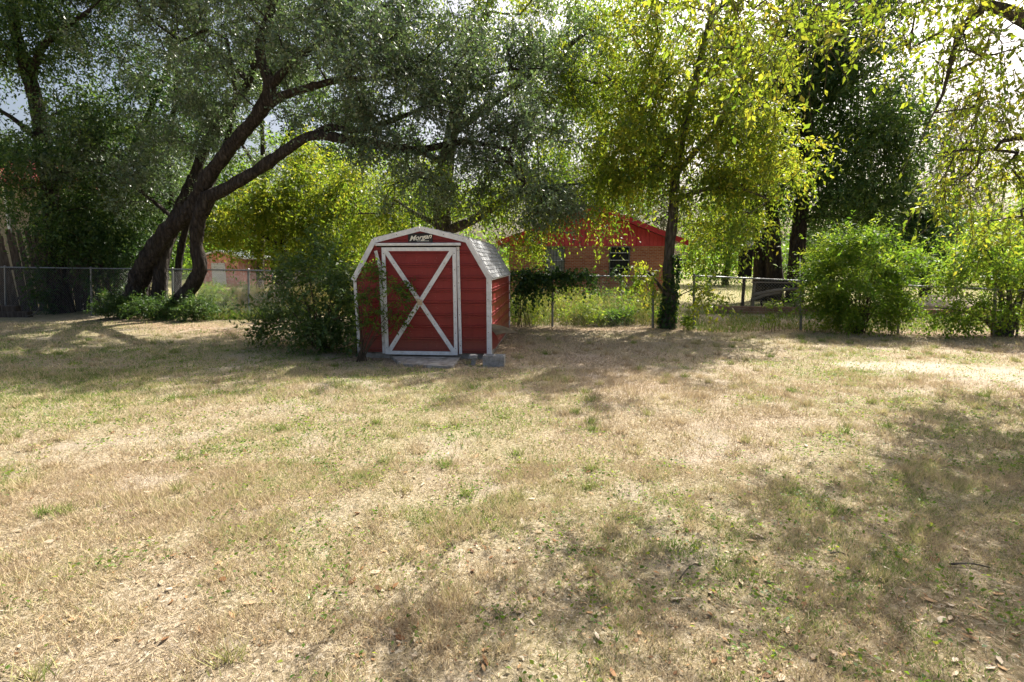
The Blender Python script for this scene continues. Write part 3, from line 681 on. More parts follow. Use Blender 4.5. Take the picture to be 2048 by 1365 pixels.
# ------------------------------------------------------------------ other buildings and yard things
M_SIDING = simple('tan_lap_siding', [(.26, .22, .15), (.38, .33, .23)], 5, .75, .2)
M_DKRED = simple('dull_red_roof', [(.20, .035, .035), (.30, .06, .055)], 6, .7, .2)
M_PINK = simple('faded_red_barn_board', [(.46, .16, .14), (.60, .27, .23), (.66, .50, .46)], 5, .8, .15)
M_TIN = simple('pale_tin_roof', [(.62, .63, .64), (.78, .78, .78)], 6, .45, .4)
def left_house():
    Y = 21.5; x0, x1 = PX(-420, Y), PX(98, Y); z1 = P(0, 372, Y)[2]
    root = thing('neighbour_house', 'tan lap-sided house with red roof at far left behind board fence', 'house', ((x0 + x1) / 2, Y, 0))
    laps = []; z = 0
    while z < z1: laps.append((np.array([(x0, Y - .022, z), (x1, Y - .022, z), (x1, Y, z + .16), (x0, Y, z + .16), (x0, Y, z), (x1, Y, z)]), [(0, 1, 2, 3), (0, 4, 5, 1)])); z += .16
    part('lap_siding', *merge(laps), M_SIDING, root); part('wall', *box(x0, x1, Y + .01, Y + 2.4, -.1, z), M_SIDING, root)
    V = [(x0 - .5, Y - .7, z - .05), (x1 + .25, Y - .7, z - .05), (x1 + .25, Y + 1.4, z + 1.1), (x0 - .5, Y + 1.4, z + 1.1), (x0 - .5, Y + 3.0, z - .05), (x1 + .25, Y + 3.0, z - .05)]
    V = V + [(a, b, c + .14) for a, b, c in V]
    part('roof', V, [(0, 3, 2, 1), (3, 4, 5, 2), (6, 7, 8, 9), (9, 8, 11, 10), (0, 1, 7, 6), (1, 2, 8, 7), (2, 5, 11, 8), (4, 10, 11, 5), (0, 6, 9, 3), (3, 9, 10, 4)], M_DKRED, root)
    xp = PX(33, Y); part('downspout', *bbox(xp - .05, xp + .05, Y - .12, Y - .03, 1.0, z - .02, .01), M_WHITE, root)
left_house()
def far_barn():
    Y = 38.0; a, b = P(404, 590, Y), P(482, 590, Y); e = P(404, 518, Y)[2]; pk = P(440, 503, Y)
    root = thing('faded_barn', 'small faded red outbuilding with pale roof seen beside the leaning oak', 'outbuilding', ((a[0] + b[0]) / 2, Y, 0))
    V = [(a[0], Y, -.1), (b[0], Y, -.1), (b[0], Y, e), (pk[0], Y, pk[2] - .05), (a[0], Y, e)]; V += [(x, Y + 5, z) for x, _, z in V]
    part('wall', V, [(0, 1, 2, 3, 4), (9, 8, 7, 6, 5), (0, 5, 6, 1), (1, 6, 7, 2), (4, 9, 5, 0)], M_PINK, root)
    for sx, ex in ((-1, a[0] - .3), (1, b[0] + .6)):
        V = []
        for yy in (Y - .4, Y + 5.3): V += [(ex, yy, e - .02), (pk[0], yy, pk[2]), (pk[0], yy, pk[2] + .09), (ex, yy, e + .09)]
        part('roof', V, [(0, 1, 2, 3), (4, 7, 6, 5), (0, 4, 5, 1), (2, 6, 7, 3), (0, 3, 7, 4), (1, 5, 6, 2)], M_TIN, root)
    part('door', *box(a[0] + .9, a[0] + 1.9, Y - .06, Y - .004, 0, 1.7), M_WORN, root)
    x = PX(478, 36); root = thing('grey_lean_to', 'low grey-roofed lean-to right of the faded red outbuilding', 'outbuilding', (x + 2.6, 40, 0))
    z = P(500, 532, 40)[2]; part('wall', *box(x + .8, x + 6.2, 40, 43, -.1, z), M_SIDING, root); part('roof', *bar((x + .3, 41.4, z + .5), (x + 6.8, 41.4, z + .02), 4, .1, (0, 0, 1)), M_BLOCK, root)
far_barn()
def rock():
    c = G(484, 629); V, F = ball((c[0], c[1], .05), .30, 12, 8, (1, .6, .42), .28, 5)
    part('pale_rock', V, F, simple('pinkish_white_stone', [(.55, .45, .43), (.72, .66, .64)], 5, .85, .2, .4), label='pale pinkish rock lying by the fence between oak and shed', cat='rock')
rock()
def timbers():
    a, b = P(-120, 600, 16.2), P(62, 600, 16.2)
    for z0, z1, x1, lab in ((0, .19, b[0], 'lower weathered landscape timber lying at the far left edge'), (.195, .37, b[0] - .35, 'upper weathered landscape timber stacked at the far left edge')):
        part('landscape_timber', *bbox(a[0], x1, 16.0 + z0 * .1, 16.22, z0 - .02, z1, .02), M_WOOD, label=lab, cat='timber')
    pts = [W(52, 634, 16.0, .03), W(66, 630, 15.9, .028), W(76, 622, 15.9, .022), W(80, 610, 15.95, .012)]
    part('fallen_branch', *tube(resample(pts, .08), 7, .2), BARK_GRY, label='curved grey fallen branch beside the timbers at far left', cat='branch')
timbers()
def far_yard():
    # low brick edging across the next yard
    rng = RS(9); root = thing('brick_edging', 'long low brown brick edging wall beyond the right fence', 'garden wall', tuple(P(1750, 618, 16.5) * [1, 1, 0]))
    Mb = simple('brown_edging_brick', [(.16, .085, .06), (.28, .16, .115), (.36, .24, .18)], 3, .9, .15, .3)
    a, b = P(1420, 600, 17.4), P(2230, 600, 15.0); L = np.linalg.norm((b - a)[:2]); d = (b - a) / L; d[2] = 0; n = int(L / .235); nrm = np.array([-d[1], d[0], 0])
    for c in range(3):
        for k in range(n):
            p = a + d * (k * .235 + (.117 if c % 2 else 0)); z = .02 + c * .083; jt = (rng.rand(2) - .5) * .02
            V, F = bar((p[0], p[1], z + .037), (p[0] + d[0] * .222, p[1] + d[1] * .222, z + .037 + jt[0] * .2), .10, .074, (0, 0, 1)); V[:, :2] += nrm[:2] * jt[1]
            part('brick', V, F, Mb, root)
    part('mortar_core', *bar((a[0], a[1], .10), (b[0], b[1], .10), .07, .24, (0, 0, 1)), M_CONC, root)
    # rustic log rail bench
    Y = 18.6; root = thing('log_rail', 'rustic bench-like rail of weathered logs beyond the right fence', 'log rail', tuple(P(1555, 600, Y) * [1, 1, 0]))
    for x0, y0, x1, y1 in ((1506, 590, 1602, 578), (1502, 601, 1560, 586)): part('log', *tube(resample([W(x0, y0, Y, .055), W((x0 + x1) / 2, (y0 + y1) / 2 - 3, Y - .04, .06), W(x1, y1, Y, .045)], .2), 8, .15, x0), M_LOG, root)
    part('top_plank', *bar(P(1504, 565, Y), P(1600, 566, Y), .16, .04, (0, 0, 1)), M_LOG, root)
    for px in (1508, 1598): p = P(px, 566, Y); part('post', *tube(resample([(p[0], p[1] + .02, -.05, .06), (p[0] + .02, p[1] + .02, p[2] - .03, .05)], .2), 8, .12, px), M_LOG, root)
    # dark post box with a pale globe on top
    Y = 19.5; c = P(1492, 505, Y); root = thing('nest_box_post', 'dark wooden box on a post topped with a pale globe', 'post box', (c[0], Y, 0))
    part('post', *cyl((c[0], Y, -.05), (c[0], Y, c[2] - .2), .06, 8), M_WOOD, root); part('box', *bbox(c[0] - .19, c[0] + .19, Y - .18, Y + .18, c[2] - .9, c[2] + .10, .015), M_DARK, root)
    part('roof', *bar((c[0] - .30, Y, c[2] + .08), (c[0] + .26, Y, c[2] + .20), .5, .04, (0, 0, 1)), M_WOOD, root); part('globe', *ball((c[0] + .12, Y, c[2] + .33), .13, 14, 10), simple('pale_globe', [(.6, .64, .68), (.75, .78, .8)], 4, .4), root, smooth=True)
    Y = 18.9; part('white_pole', *cyl(P(1604, 575, Y) * [1, 1, 0], P(1600, 518, Y), .022, 8), M_WHITE, label='thin white pole standing beside the dark trunk', cat='pole')
    # dark cart with wheels behind the rail
    Y = 19.3; c = P(1552, 572, Y); root = thing('garden_cart', 'dark garden cart half hidden behind the log rail', 'cart', (c[0], Y, 0))
    part('tray', *bbox(c[0] - .55, c[0] + .5, Y - .25, Y + .3, c[2] - .05, c[2] + .22, .03), M_DARK, root)
    for dx in (-.42, .40):
        th = np.linspace(0, 2 * np.pi, 17); V, F = tube([(c[0] + dx + .24 * math.cos(t), Y - .3, .25 + .24 * math.sin(t), .035) for t in th], 6, cap=False); part('wheel', V, F, M_DARK, root)
    part('handle', *tube(resample([(c[0] + .45, Y, c[2] + .1, .02), (c[0] + .85, Y, c[2] + .3, .02), (c[0] + 1.0, Y, c[2] + .35, .02)], .1), 6), M_GALV, root)
    for dx in (-.42, .40): part('axle_leg', *cyl((c[0] + dx, Y - .22, .25), (c[0] + dx, Y, c[2] - .04), .025, 6), M_DARK, root)
    # mound of dry earth
    c = P(1885, 606, 18.5); V, F = ball((c[0], 18.5, 0), 1.0, 18, 8, (1.35, .9, .55), .10, 3); part('earth_mound', V, F, simple('dry_earth', [(.22, .17, .12), (.38, .31, .23), (.48, .41, .32)], 6, .95, .1, .6, 20), label='mound of dry pale earth behind brick edging at right', cat='mound')
far_yard()

# ------------------------------------------------------------------ trees
def g0(px, Y): p = P(px, 600, Y); return np.array([p[0], Y, 0.0])
def gW(px, Y, r): p = g0(px, Y); return (p[0], p[1], -.12, r)
# the big leaning live oak
def leaning_oak():
    Y = 16.0; A = P(402, 418, 15.6)
    limbs = [
        [gW(262, 16.6, .56), W(270, 596, 16.5, .44), W(292, 530, 16.2, .38), W(332, 468, 16, .35), W(385, 415, 15.8, .31), W(420, 350, 15.5, .29), W(470, 285, 15.2, .26), W(520, 225, 14.8, .24), W(540, 175, 14.6, .22), W(520, 100, 14.6, .17), W(545, 10, 14.4, .14), W(560, -90, 14.2, .09)],
        [gW(332, 16.0, .50), W(342, 622, 16, .38), W(372, 588, 15.9, .32), W(396, 552, 15.8, .28), W(400, 526, 15.75, .27), W(393, 490, 15.7, .26), W(398, 440, 15.6, .27), W(418, 392, 15.5, .29)],
        [gW(352, 17.2, .2), W(356, 560, 17.2, .16), W(362, 500, 17.1, .14), W(385, 420, 17, .12), W(440, 320, 16.6, .10), W(470, 200, 16.4, .08), W(455, 80, 16.4, .05)],
        [W(415, 398, 15.5, .25), W(460, 374, 15.2, .23), W(520, 338, 14.8, .21), W(575, 300, 14.4, .19), W(625, 272, 14.1, .17), W(690, 280, 13.8, .16), W(760, 292, 13.5, .14), W(840, 300, 13.2, .12), W(930, 285, 13.0, .09), W(1020, 300, 12.9, .05)],
        [W(625, 272, 14.1, .13), W(660, 255, 14, .12), W(720, 262, 13.8, .10), W(790, 240, 13.5, .08), W(880, 200, 13.4, .05)],
        [gW(318, 16.4, .40), W(320, 600, 16.35, .32), W(322, 545, 16.3, .28), W(330, 500, 16.4, .27), W(352, 440, 16.6, .25), W(382, 370, 16.9, .22), W(410, 300, 17.1, .2), W(450, 230, 17.2, .18), W(495, 170, 17.2, .16), W(530, 60, 17, .11), W(560, -60, 17, .07)],
        [W(525, 218, 14.8, .18), W(560, 195, 14.5, .15), W(610, 178, 14.2, .13), W(680, 160, 13.8, .10), W(760, 155, 13.4, .07), W(850, 120, 13.2, .04)],
        [W(535, 180, 14.6, .15), W(600, 110, 14.2, .11), W(690, 60, 14, .08), W(790, 0, 13.8, .05)],
        [W(500, 165, 17.2, .12), W(430, 100, 17.2, .09), W(340, 30, 17.2, .06), W(250, -40, 17.2, .04)],
        [W(350, 440, 16.6, .1), W(290, 390, 16.8, .07), W(220, 350, 17, .04)],
    ]
    limbs = [[(*p[:3], p[3] * .70) for p in l] for l in limbs]
    e = [(800, 130, 13.0, 300, 150, 2.2), (960, 310, 12.8, 180, 100, 1.8), (800, 270, 12.6, 150, 70, 1.2), (600, 60, 14.5, 260, 150, 2.4), (400, 120, 16.6, 190, 150, 2.2), (280, 330, 16.8, 160, 90, 1.6), (460, 250, 15.8, 120, 80, 1.4, .6), (1040, 120, 14.4, 160, 130, 2, .6),
         (520, -170, 14.6, 440, 150, 3, 1.2), (1080, 390, 13.4, 110, 60, 1.2, 1.2), (880, 390, 13.6, 130, 45, 1, .9), (1000, 220, 13.4, 150, 90, 1.4, 1.0), (150, -60, 18.0, 230, 120, 2.5, .9), (420, -120, 18, 280, 140, 2.5, .9)]
    tree('leaning_oak', 'large leaning live oak with several dark trunks spreading over the shed', 'tree', g0(305, 16.3), limbs, e, 530, 210000, L_OAK, .082, BARK_OAK, 3, rt=.0085, clump=.38, twig=.46, per=10, droop=.12, out=.3, width=.5, tmean=.45, tvar=.25, sides=16, rough=.26, twigs=True)
leaning_oak()
def shed_tree():
    limbs = [[gW(880, 16.2, .36), W(884, 470, 16, .28), W(884, 400, 16, .27), W(890, 345, 16, .25), W(905, 260, 16, .21), W(925, 180, 15.9, .17), W(960, 80, 15.8, .13), W(990, -40, 15.6, .07)],
             [W(885, 465, 16, .16), W(920, 452, 15.7, .15), W(965, 430, 15.4, .13), W(1005, 402, 15.1, .11), W(1060, 380, 14.9, .08), W(1130, 370, 14.7, .05)],
             [W(884, 455, 16, .09), W(850, 438, 15.8, .07), W(826, 424, 15.6, .05), W(790, 400, 15.5, .03)],
             [W(905, 265, 16, .15), W(980, 210, 15.8, .12), W(1060, 150, 15.6, .11), W(1120, 105, 15.5, .08), W(1180, 60, 15.4, .05)],
             [W(895, 330, 16, .11), W(830, 300, 16.2, .08), W(760, 290, 16.4, .05)]]
    e = [(1090, 385, 15, 110, 45, 1.2, .8), (1180, 365, 14.9, 60, 50, 1, .8), (1040, 470, 15.4, 45, 50, .8, .5), (1100, 420, 15, 50, 26, .5, .35), (1205, 420, 14.9, 22, 36, .4, .5), (1045, 460, 15.2, 32, 50, .5, .5), (800, 380, 16.3, 110, 70, 1.2), (740, 430, 16.8, 90, 70, 1), (980, 380, 15.8, 130, 60, 1.4), (1150, 130, 15.6, 170, 130, 2), (1230, 270, 15.4, 90, 110, 1.5, .8), (930, 60, 16.4, 200, 120, 2, .6), (1080, -120, 15.6, 300, 110, 2.5, .5)]
    tree('shade_tree', 'tall yellow-green tree rising straight behind the shed', 'tree', g0(880, 16.2), limbs, e, 230, 54000, L_YEL, .105, BARK_GRY, 5, clump=.30, twig=.7, per=11, droop=.6, out=.25, width=.42, tmean=.30, tvar=.24)
shed_tree()
def fence_tree():
    limbs = [[gW(1336, 13.4, .25), W(1336, 645, 13.4, .185), W(1340, 600, 13.4, .155), W(1338, 520, 13.4, .132), W(1347, 430, 13.4, .12), W(1353, 340, 13.4, .108), W(1367, 270, 13.4, .095), W(1384, 190, 13.3, .08), W(1404, 110, 13.2, .08), W(1425, 20, 13, .055), W(1440, -70, 12.9, .03)],
             [W(1354, 345, 13.4, .08), W(1385, 310, 13.2, .065), W(1430, 260, 13, .05), W(1480, 190, 12.8, .035)],
             [W(1350, 400, 13.4, .07), W(1410, 380, 13, .05), W(1480, 378, 12.6, .035), W(1540, 400, 12.3, .02)],
             [W(1358, 310, 13.4, .07), W(1320, 260, 13.6, .05), W(1270, 200, 13.9, .035), W(1210, 150, 14, .02)],
             [W(1384, 190, 13.3, .06), W(1440, 120, 13.1, .045), W(1510, 60, 12.8, .03)],
             [W(1339, 600, 13.4, .05), W(1310, 560, 13.2, .04), W(1295, 545, 13, .025)]]
    e = [(1450, 240, 13, 150, 120, 1.6), (1290, 260, 13.6, 110, 120, 1.4), (1440, 350, 12.9, 150, 60, 1.4, .8), (1530, 300, 12.8, 80, 90, 1.2), (1380, 110, 13.2, 170, 100, 1.7), (1270, 350, 13.5, 70, 50, 1, .8), (1480, 435, 12.8, 110, 35, 1, .6), (1400, 460, 13.2, 40, 60, .6, .4), (1430, -60, 13, 200, 100, 1.8, .6), (1300, 555, 13.0, 30, 16, .3, .8), (1400, 590, 13.1, 26, 30, .3, .6), (1215, 330, 13.8, 60, 60, 1, .7)]
    tree('fence_line_tree', 'slender yellowing tree with ivy-wrapped trunk growing in the fence gap', 'tree', g0(1336, 13.4), limbs, e, 220, 44000, L_YEL, .105, BARK_GRY, 8, clump=.26, twig=.55, per=11, droop=.4, out=.35, width=.42, tmean=.44, tvar=.24, tside=.35)
    rng = RS(14); n = 1500; h = rng.rand(n) ** 1.3 * 1.9; a = rng.rand(n) * 2 * np.pi; px = 1336 + h * 4; c = np.stack([(px - 1024) / 1024 * 13.4, np.full(n, 13.4), h], 1)
    pos = c + np.stack([np.cos(a), np.sin(a), a * 0], 1) * (.145 - .025 * h + .08 * rng.rand(n) ** 2)[:, None]; V, F = leaves(pos, np.stack([np.cos(a), np.sin(a), -1 + a * 0], 1) + rng.randn(n, 3) * .4, .075, rng, .8)
    part('trunk_ivy', V, F, L_DRK, None, np.clip(.35 + rng.randn(n) * .25, 0, 1), label='dark ivy climbing the trunk of the fence gap tree', cat='ivy')
fence_tree()
def dark_tree():
    limbs = [[gW(1590, 22, .42), W(1592, 545, 22, .36), W(1600, 440, 22, .31), W(1608, 330, 22, .28), W(1618, 220, 22, .24), W(1640, 110, 21.8, .18), W(1670, 0, 21.6, .1)],
             [W(1604, 385, 22, .16), W(1660, 350, 21.7, .12), W(1730, 300, 21.4, .08), W(1790, 290, 21.2, .05)],
             [W(1600, 440, 22, .12), W(1650, 430, 21.6, .09), W(1720, 440, 21.3, .06)],
             [W(1618, 230, 22, .14), W(1680, 180, 21.8, .1), W(1760, 130, 21.5, .06)],
             [W(1612, 300, 22, .1), W(1570, 250, 22.2, .07), W(1530, 200, 22.3, .04)]]
    e = [(1660, 90, 21.8, 120, 120, 2.2), (1720, 270, 21.4, 110, 110, 2), (1660, 400, 21.4, 90, 50, 1.5), (1740, 420, 21.2, 90, 40, 1.5), (1590, 180, 22, 70, 110, 1.6, .6), (1690, -70, 21.6, 150, 90, 2.4, .5), (1780, 200, 21.4, 60, 90, 1.4, .7), (1790, 330, 21.2, 60, 60, 1.2, .7)]
    tree('dark_tree', 'tall dark green tree with straight black trunk in the next yard', 'tree', g0(1590, 22), limbs, e, 220, 58000, L_DRK, .15, BARK_DRK, 12, clump=.6, twig=.7, per=10, droop=.4, out=.3, tmean=.62, tvar=.28)
dark_tree()
def pair_trunks():
    for px, Y, lab, sd, lean in ((1519, 23.5, 'left of two close dark trunks behind the log rail', 31, -18), (1547, 22.8, 'right of two close dark trunks behind the log rail', 32, 14)):
        limbs = [[gW(px + 4, Y, .40), W(px + 2, 545, Y, .33), W(px, 480, Y, .29), W(px - 6 + lean * .2, 400, Y, .24), W(px + lean, 300, Y, .17), W(px + lean * 2, 180, Y, .1)], [W(px - 4, 430, Y, .12), W(px - 40 + lean, 370, Y, .08), W(px - 80 + lean, 330, Y, .05)]]
        e = [(px + lean * 2, 330, Y, 110, 80, 1.8), (px + lean * 3, 200, Y, 110, 100, 2), (px - 50 + lean * 2, 420, Y, 60, 40, 1.2, .7)]
        tree('twin_tree', lab, 'tree', g0(px, Y), limbs, e, 90, 14000, L_YEL if sd == 31 else L_DRK, .14, BARK_DRK, sd, clump=.7, twig=.7, droop=.5, tmean=.3, twigs=False)
pair_trunks()
def left_trees():
    limbs = [[gW(120, 17.6, .34), W(112, 560, 17.6, .27), W(105, 450, 17.6, .24), W(92, 330, 17.5, .22), W(70, 200, 17.4, .19), W(48, 130, 17.3, .17), W(30, 60, 17.2, .14), W(15, -40, 17, .09)],
             [W(60, 160, 17.4, .12), W(85, 95, 17.2, .1), W(125, 60, 17, .08), W(180, 20, 16.8, .05)],
             [W(98, 380, 17.5, .1), W(150, 320, 17, .07), W(210, 270, 16.8, .04)],
             [W(85, 290, 17.4, .1), W(30, 240, 17, .07), W(-40, 200, 16.8, .04)]]
    e = [(100, 60, 17, 120, 90, 2), (20, 30, 17, 90, 100, 2), (60, 300, 16.6, 130, 80, 1.8), (190, 250, 16.8, 120, 80, 1.8), (160, 420, 17.4, 130, 80, 1.6), (20, 400, 17.4, 60, 40, 1.2, .4), (60, -110, 17, 260, 110, 3, .5), (-140, 200, 17, 160, 200, 3, .4)]
    tree('left_yard_tree', 'tall leafy tree with vine-covered trunk at the left edge', 'tree', g0(116, 17.6), limbs, e, 230, 60000, L_DRK, .105, BARK_DRK, 17, clump=.45, twig=.65, per=10, droop=.45, out=.3, tmean=.6, tvar=.3, tside=.5)
    limbs = [[gW(215, 19.5, .2), W(222, 520, 19.5, .16), W(235, 420, 19.5, .13), W(250, 330, 19.5, .1), W(330, 150, 19.4, .07), W(345, 40, 19.3, .04)], [W(345, 410, 19.5, .08), W(338, 300, 19.5, .08), W(352, 180, 19.4, .07), W(350, 60, 19.3, .05)], [W(235, 420, 19.5, .1), W(300, 380, 19.5, .09), W(345, 410, 19.5, .08)]]
    e = [(230, 420, 19.5, 130, 110, 1.6), (180, 520, 19.4, 120, 50, 1.2), (270, 500, 19.4, 60, 60, 1.2, .8), (330, 180, 19.4, 110, 120, 1.6, .5)]
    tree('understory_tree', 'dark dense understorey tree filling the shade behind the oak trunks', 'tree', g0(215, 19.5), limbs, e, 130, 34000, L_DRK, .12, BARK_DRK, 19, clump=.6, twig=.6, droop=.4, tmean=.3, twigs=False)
left_trees()
def foreground_tree():
    limbs = [[(8.9, 7.4, -.1, .42), (8.8, 7.4, 1.0, .33), (8.6, 7.3, 2.6, .29), (8.3, 7.1, 4.2, .26), (7.9, 6.8, 6.0, .2), (7.4, 6.6, 8, .12)],
             [(8.4, 7.1, 3.9, .17), W(2010, 20, 6.5, .06), W(1960, 24, 6.5, .05), W(1925, 55, 6.5, .038), W(1905, 110, 6.5, .028), W(1885, 190, 6.5, .016), W(1850, 260, 6.5, .007), W(1835, 310, 6.5, .003)],
             [(8.55, 7.2, 3.0, .12), W(2040, 275, 6.8, .035), W(1990, 300, 6.9, .022), W(1930, 300, 6.9, .014), W(1860, 310, 6.9, .004)],
             [(8.0, 6.9, 5.6, .06), (6.8, 6.5, 6.6, .038), (5.2, 5.6, 6.0, .026), W(1690, -40, 5.1, .018), W(1620, 40, 5.0, .011), W(1560, 90, 5.0, .004)],
             [(5.9, 6.1, 6.3, .026), (4.2, 5.4, 5.6, .018), W(1500, -30, 4.9, .010), W(1430, 30, 4.8, .004)],
             [(8.2, 7, 4.6, .08), (7.6, 6.4, 5.4, .05), (6.9, 5.8, 6.2, .03), (6.4, 5.4, 6.6, .01)],
             [(8.0, 6.8, 5.4, .12), (8.4, 5.4, 6.4, .08), (8.4, 4, 7, .04)]]
    e = [(1930, 120, 6.5, 130, 110, .8), (2020, 250, 6.8, 90, 110, .8), (1930, 350, 7.0, 100, 70, .7), (2030, 430, 7.2, 60, 70, .7), (1560, 30, 5.0, 130, 60, .45, 1.1), (1400, -10, 4.8, 110, 40, .4, .9), (1500, 140, 5.1, 50, 36, .3, .6), (1700, -30, 5.2, 110, 40, .5, .7), (1880, -40, 6.0, 140, 70, .8)]
    rng = RS(3); root = tree('overhanging_tree', 'sunlit yellow-green tree overhanging the yard from the right edge', 'tree', (8.9, 7.4, 0), limbs, e, 120, 7000, L_YEL, .072, BARK_GRY, 23, clump=.20, twig=.40, per=9, droop=.5, out=.2, width=.46, tmean=.42, tvar=.22, rt=.0045, twigs=True)
    # crown above the picture: it shades the lawn in the lower right corner
    c = np.array([[7.5, 8.0, 6.5], [7.9, 7.5, 6.7], [6.3, 6.3, 6.4], [6.7, 6.3, 6.7], [7.0, 6.0, 6.9], [5.4, 6.1, 6.4]]); T = c[np.minimum(rng.randint(0, 12, 110) // 2, 5)] + rng.randn(110, 3) * np.array([.42, .4, .4])
    V, F, ti, tw = sprays(T, T.mean(0), 7500, rng, .09, clump=.22, twig=.5, per=9, droop=.5, tmean=.45)
    part('upper_crown', V, F, L_YEL, root, ti)
    segs = skeleton([np.array(l) for l in limbs], T, rng, .0055); V, F = prisms(np.array([s[0] for s in segs]), np.array([s[1] for s in segs]), np.array([s[2] for s in segs]), np.array([s[3] for s in segs]), 5); part('upper_branches', V, F, BARK_GRY, root, kind='stuff')
foreground_tree()
def background():
    spec = [  # name, label, px, Y, limb top, ellipsoids, leaves, material, size, tint
        ('roadside_tree', 'bright yellow-green tree filling the gap between oak and shed', 560, 22, [(560, 430, 22, 130, 90, 2), (640, 400, 21.5, 90, 80, 1.6), (470, 440, 22.5, 80, 70, 1.6), (590, 330, 22.5, 120, 50, 1.5, .5)], 30000, L_YEL, .14, .40),
        ('roadside_tree', 'yellow-green tree just left of the shed roof', 690, 20, [(690, 440, 20, 70, 80, 1.4), (650, 500, 19.6, 60, 50, 1.2), (720, 350, 20, 70, 60, 1.2, .6)], 15000, L_YEL, .12, .36),
        ('distant_tree', 'far green tree behind the bright roadside foliage', 540, 44, [(540, 420, 44, 190, 110, 4), (640, 330, 44, 120, 80, 4)], 14000, L_GRN, .32, .4),
        ('distant_tree', 'far green tree behind the leaning oak trunks', 330, 46, [(330, 400, 46, 180, 130, 4), (220, 300, 46, 120, 110, 4)], 14000, L_DRK, .34, .6),
        ('distant_tree', 'far green tree at the left edge beyond the tan house', 40, 44, [(20, 380, 44, 200, 130, 4)], 9000, L_DRK, .34, .5),
        ('distant_tree', 'grey-green tree standing behind the brick house roof', 1260, 40, [(1250, 400, 40, 120, 80, 3), (1320, 440, 40, 80, 60, 3), (1140, 380, 40, 120, 80, 3)], 17000, L_GRY, .22, .5),
        ('distant_tree', 'far green tree behind the shed ridge', 860, 42, [(860, 400, 42, 150, 100, 4), (760, 470, 42, 140, 60, 3)], 13000, L_GRN, .3, .35),
        ('distant_tree', 'far tree seen between the brick house and the twin trunks', 1450, 40, [(1440, 480, 40, 80, 70, 3), (1500, 400, 40, 90, 80, 3)], 12000, L_GRN, .26, .4),
        ('dark_cedar', 'very dark dense evergreen behind the right pair of bushes', 1850, 21, [(1850, 500, 21, 60, 70, 1.2), (1845, 430, 21, 40, 60, .9)], 16000, L_DRK, .11, .12),
        ('distant_tree', 'far green tree behind the dark cedar', 1760, 42, [(1760, 470, 42, 170, 90, 4), (1650, 500, 42, 120, 60, 3)], 15000, L_DRK, .3, .6),
        ('distant_tree', 'far pale tree behind the rightmost bush', 1980, 38, [(1980, 480, 38, 130, 80, 3), (2080, 420, 38, 120, 120, 3)], 14000, L_GRN, .26, .5),
        ('backdrop_tree', 'mid-green tree rising behind the shed tree over the house roof', 1200, 28, [(1190, 180, 28, 150, 150, 2.5), (1290, 330, 28, 90, 90, 2), (1100, 330, 28, 120, 90, 2), (1240, 60, 28, 130, 90, 2)], 26000, L_GRN, .17, .38),
        ('backdrop_tree', 'shaded tree filling the gaps high behind the leaning oak', 520, 27, [(520, 150, 27, 200, 150, 2.5), (700, 260, 27, 150, 90, 2), (380, 300, 27, 130, 90, 2)], 22000, L_DRK, .17, .6),
        ('grey_tree', 'thin grey twiggy tree half bare beyond the right fence', 1905, 26, [(1900, 300, 26, 100, 90, 2), (1880, 400, 26, 110, 60, 2), (1960, 220, 26, 70, 60, 2, .6)], 11000, L_GRY, .10, .55),
    ]
    for i, (nm, lab, px, Y, e, n, m, sz, tm) in enumerate(spec):
        top = e[0][1]; r = .18 * (Y / 22) ** .5
        limbs = [[gW(px, Y, r * 1.3), W(px, 560, Y, r), W(px + 6, (560 + top) / 2, Y, r * .7), W(e[0][0], top - 20, Y, r * .3)]]
        for q in e[1:]: limbs.append([W(px + 6, (560 + top) / 2, Y, r * .45), W((px + q[0]) / 2, (q[1] + top + 60) / 2, Y, r * .3), W(q[0], q[1], q[2], r * .15)])
        grey = nm == 'grey_tree'
        tree(nm, lab, 'tree', g0(px, Y), limbs, e, 220 if grey else 90, n, m, sz, BARK_GRY if grey else BARK_DRK, 40 + i, twigs=grey, rt=.010 if grey else .012 * Y / 30, sides=8, clump=.05 * Y ** .8 * .6, twig=sz * 6, per=9, droop=.45 if m is L_YEL else .25, out=.25, tmean=tm, group=None)
background()
def thicket():
    rng = RS(77); n = 42000; k = 420; px = rng.rand(k) * 2500 - 230; Yv = 48 + rng.rand(k) * 14; c = np.array([P(a, 500 + rng.rand() * 60, b) for a, b in zip(px, Yv)])
    c[:, 2] = np.maximum(c[:, 2] + rng.randn(k) * .5, .6)
    V, F, ti, tw = sprays(c, c.mean(0) - [0, 0, 8], n, rng, .42, clump=1.5, twig=1.6, per=7, droop=.2, tmean=.35)
    part('distant_thicket', V, F, L_GRN, None, ti, label='band of far green scrub closing the view between trunks', cat='scrub', kind='stuff')
thicket()

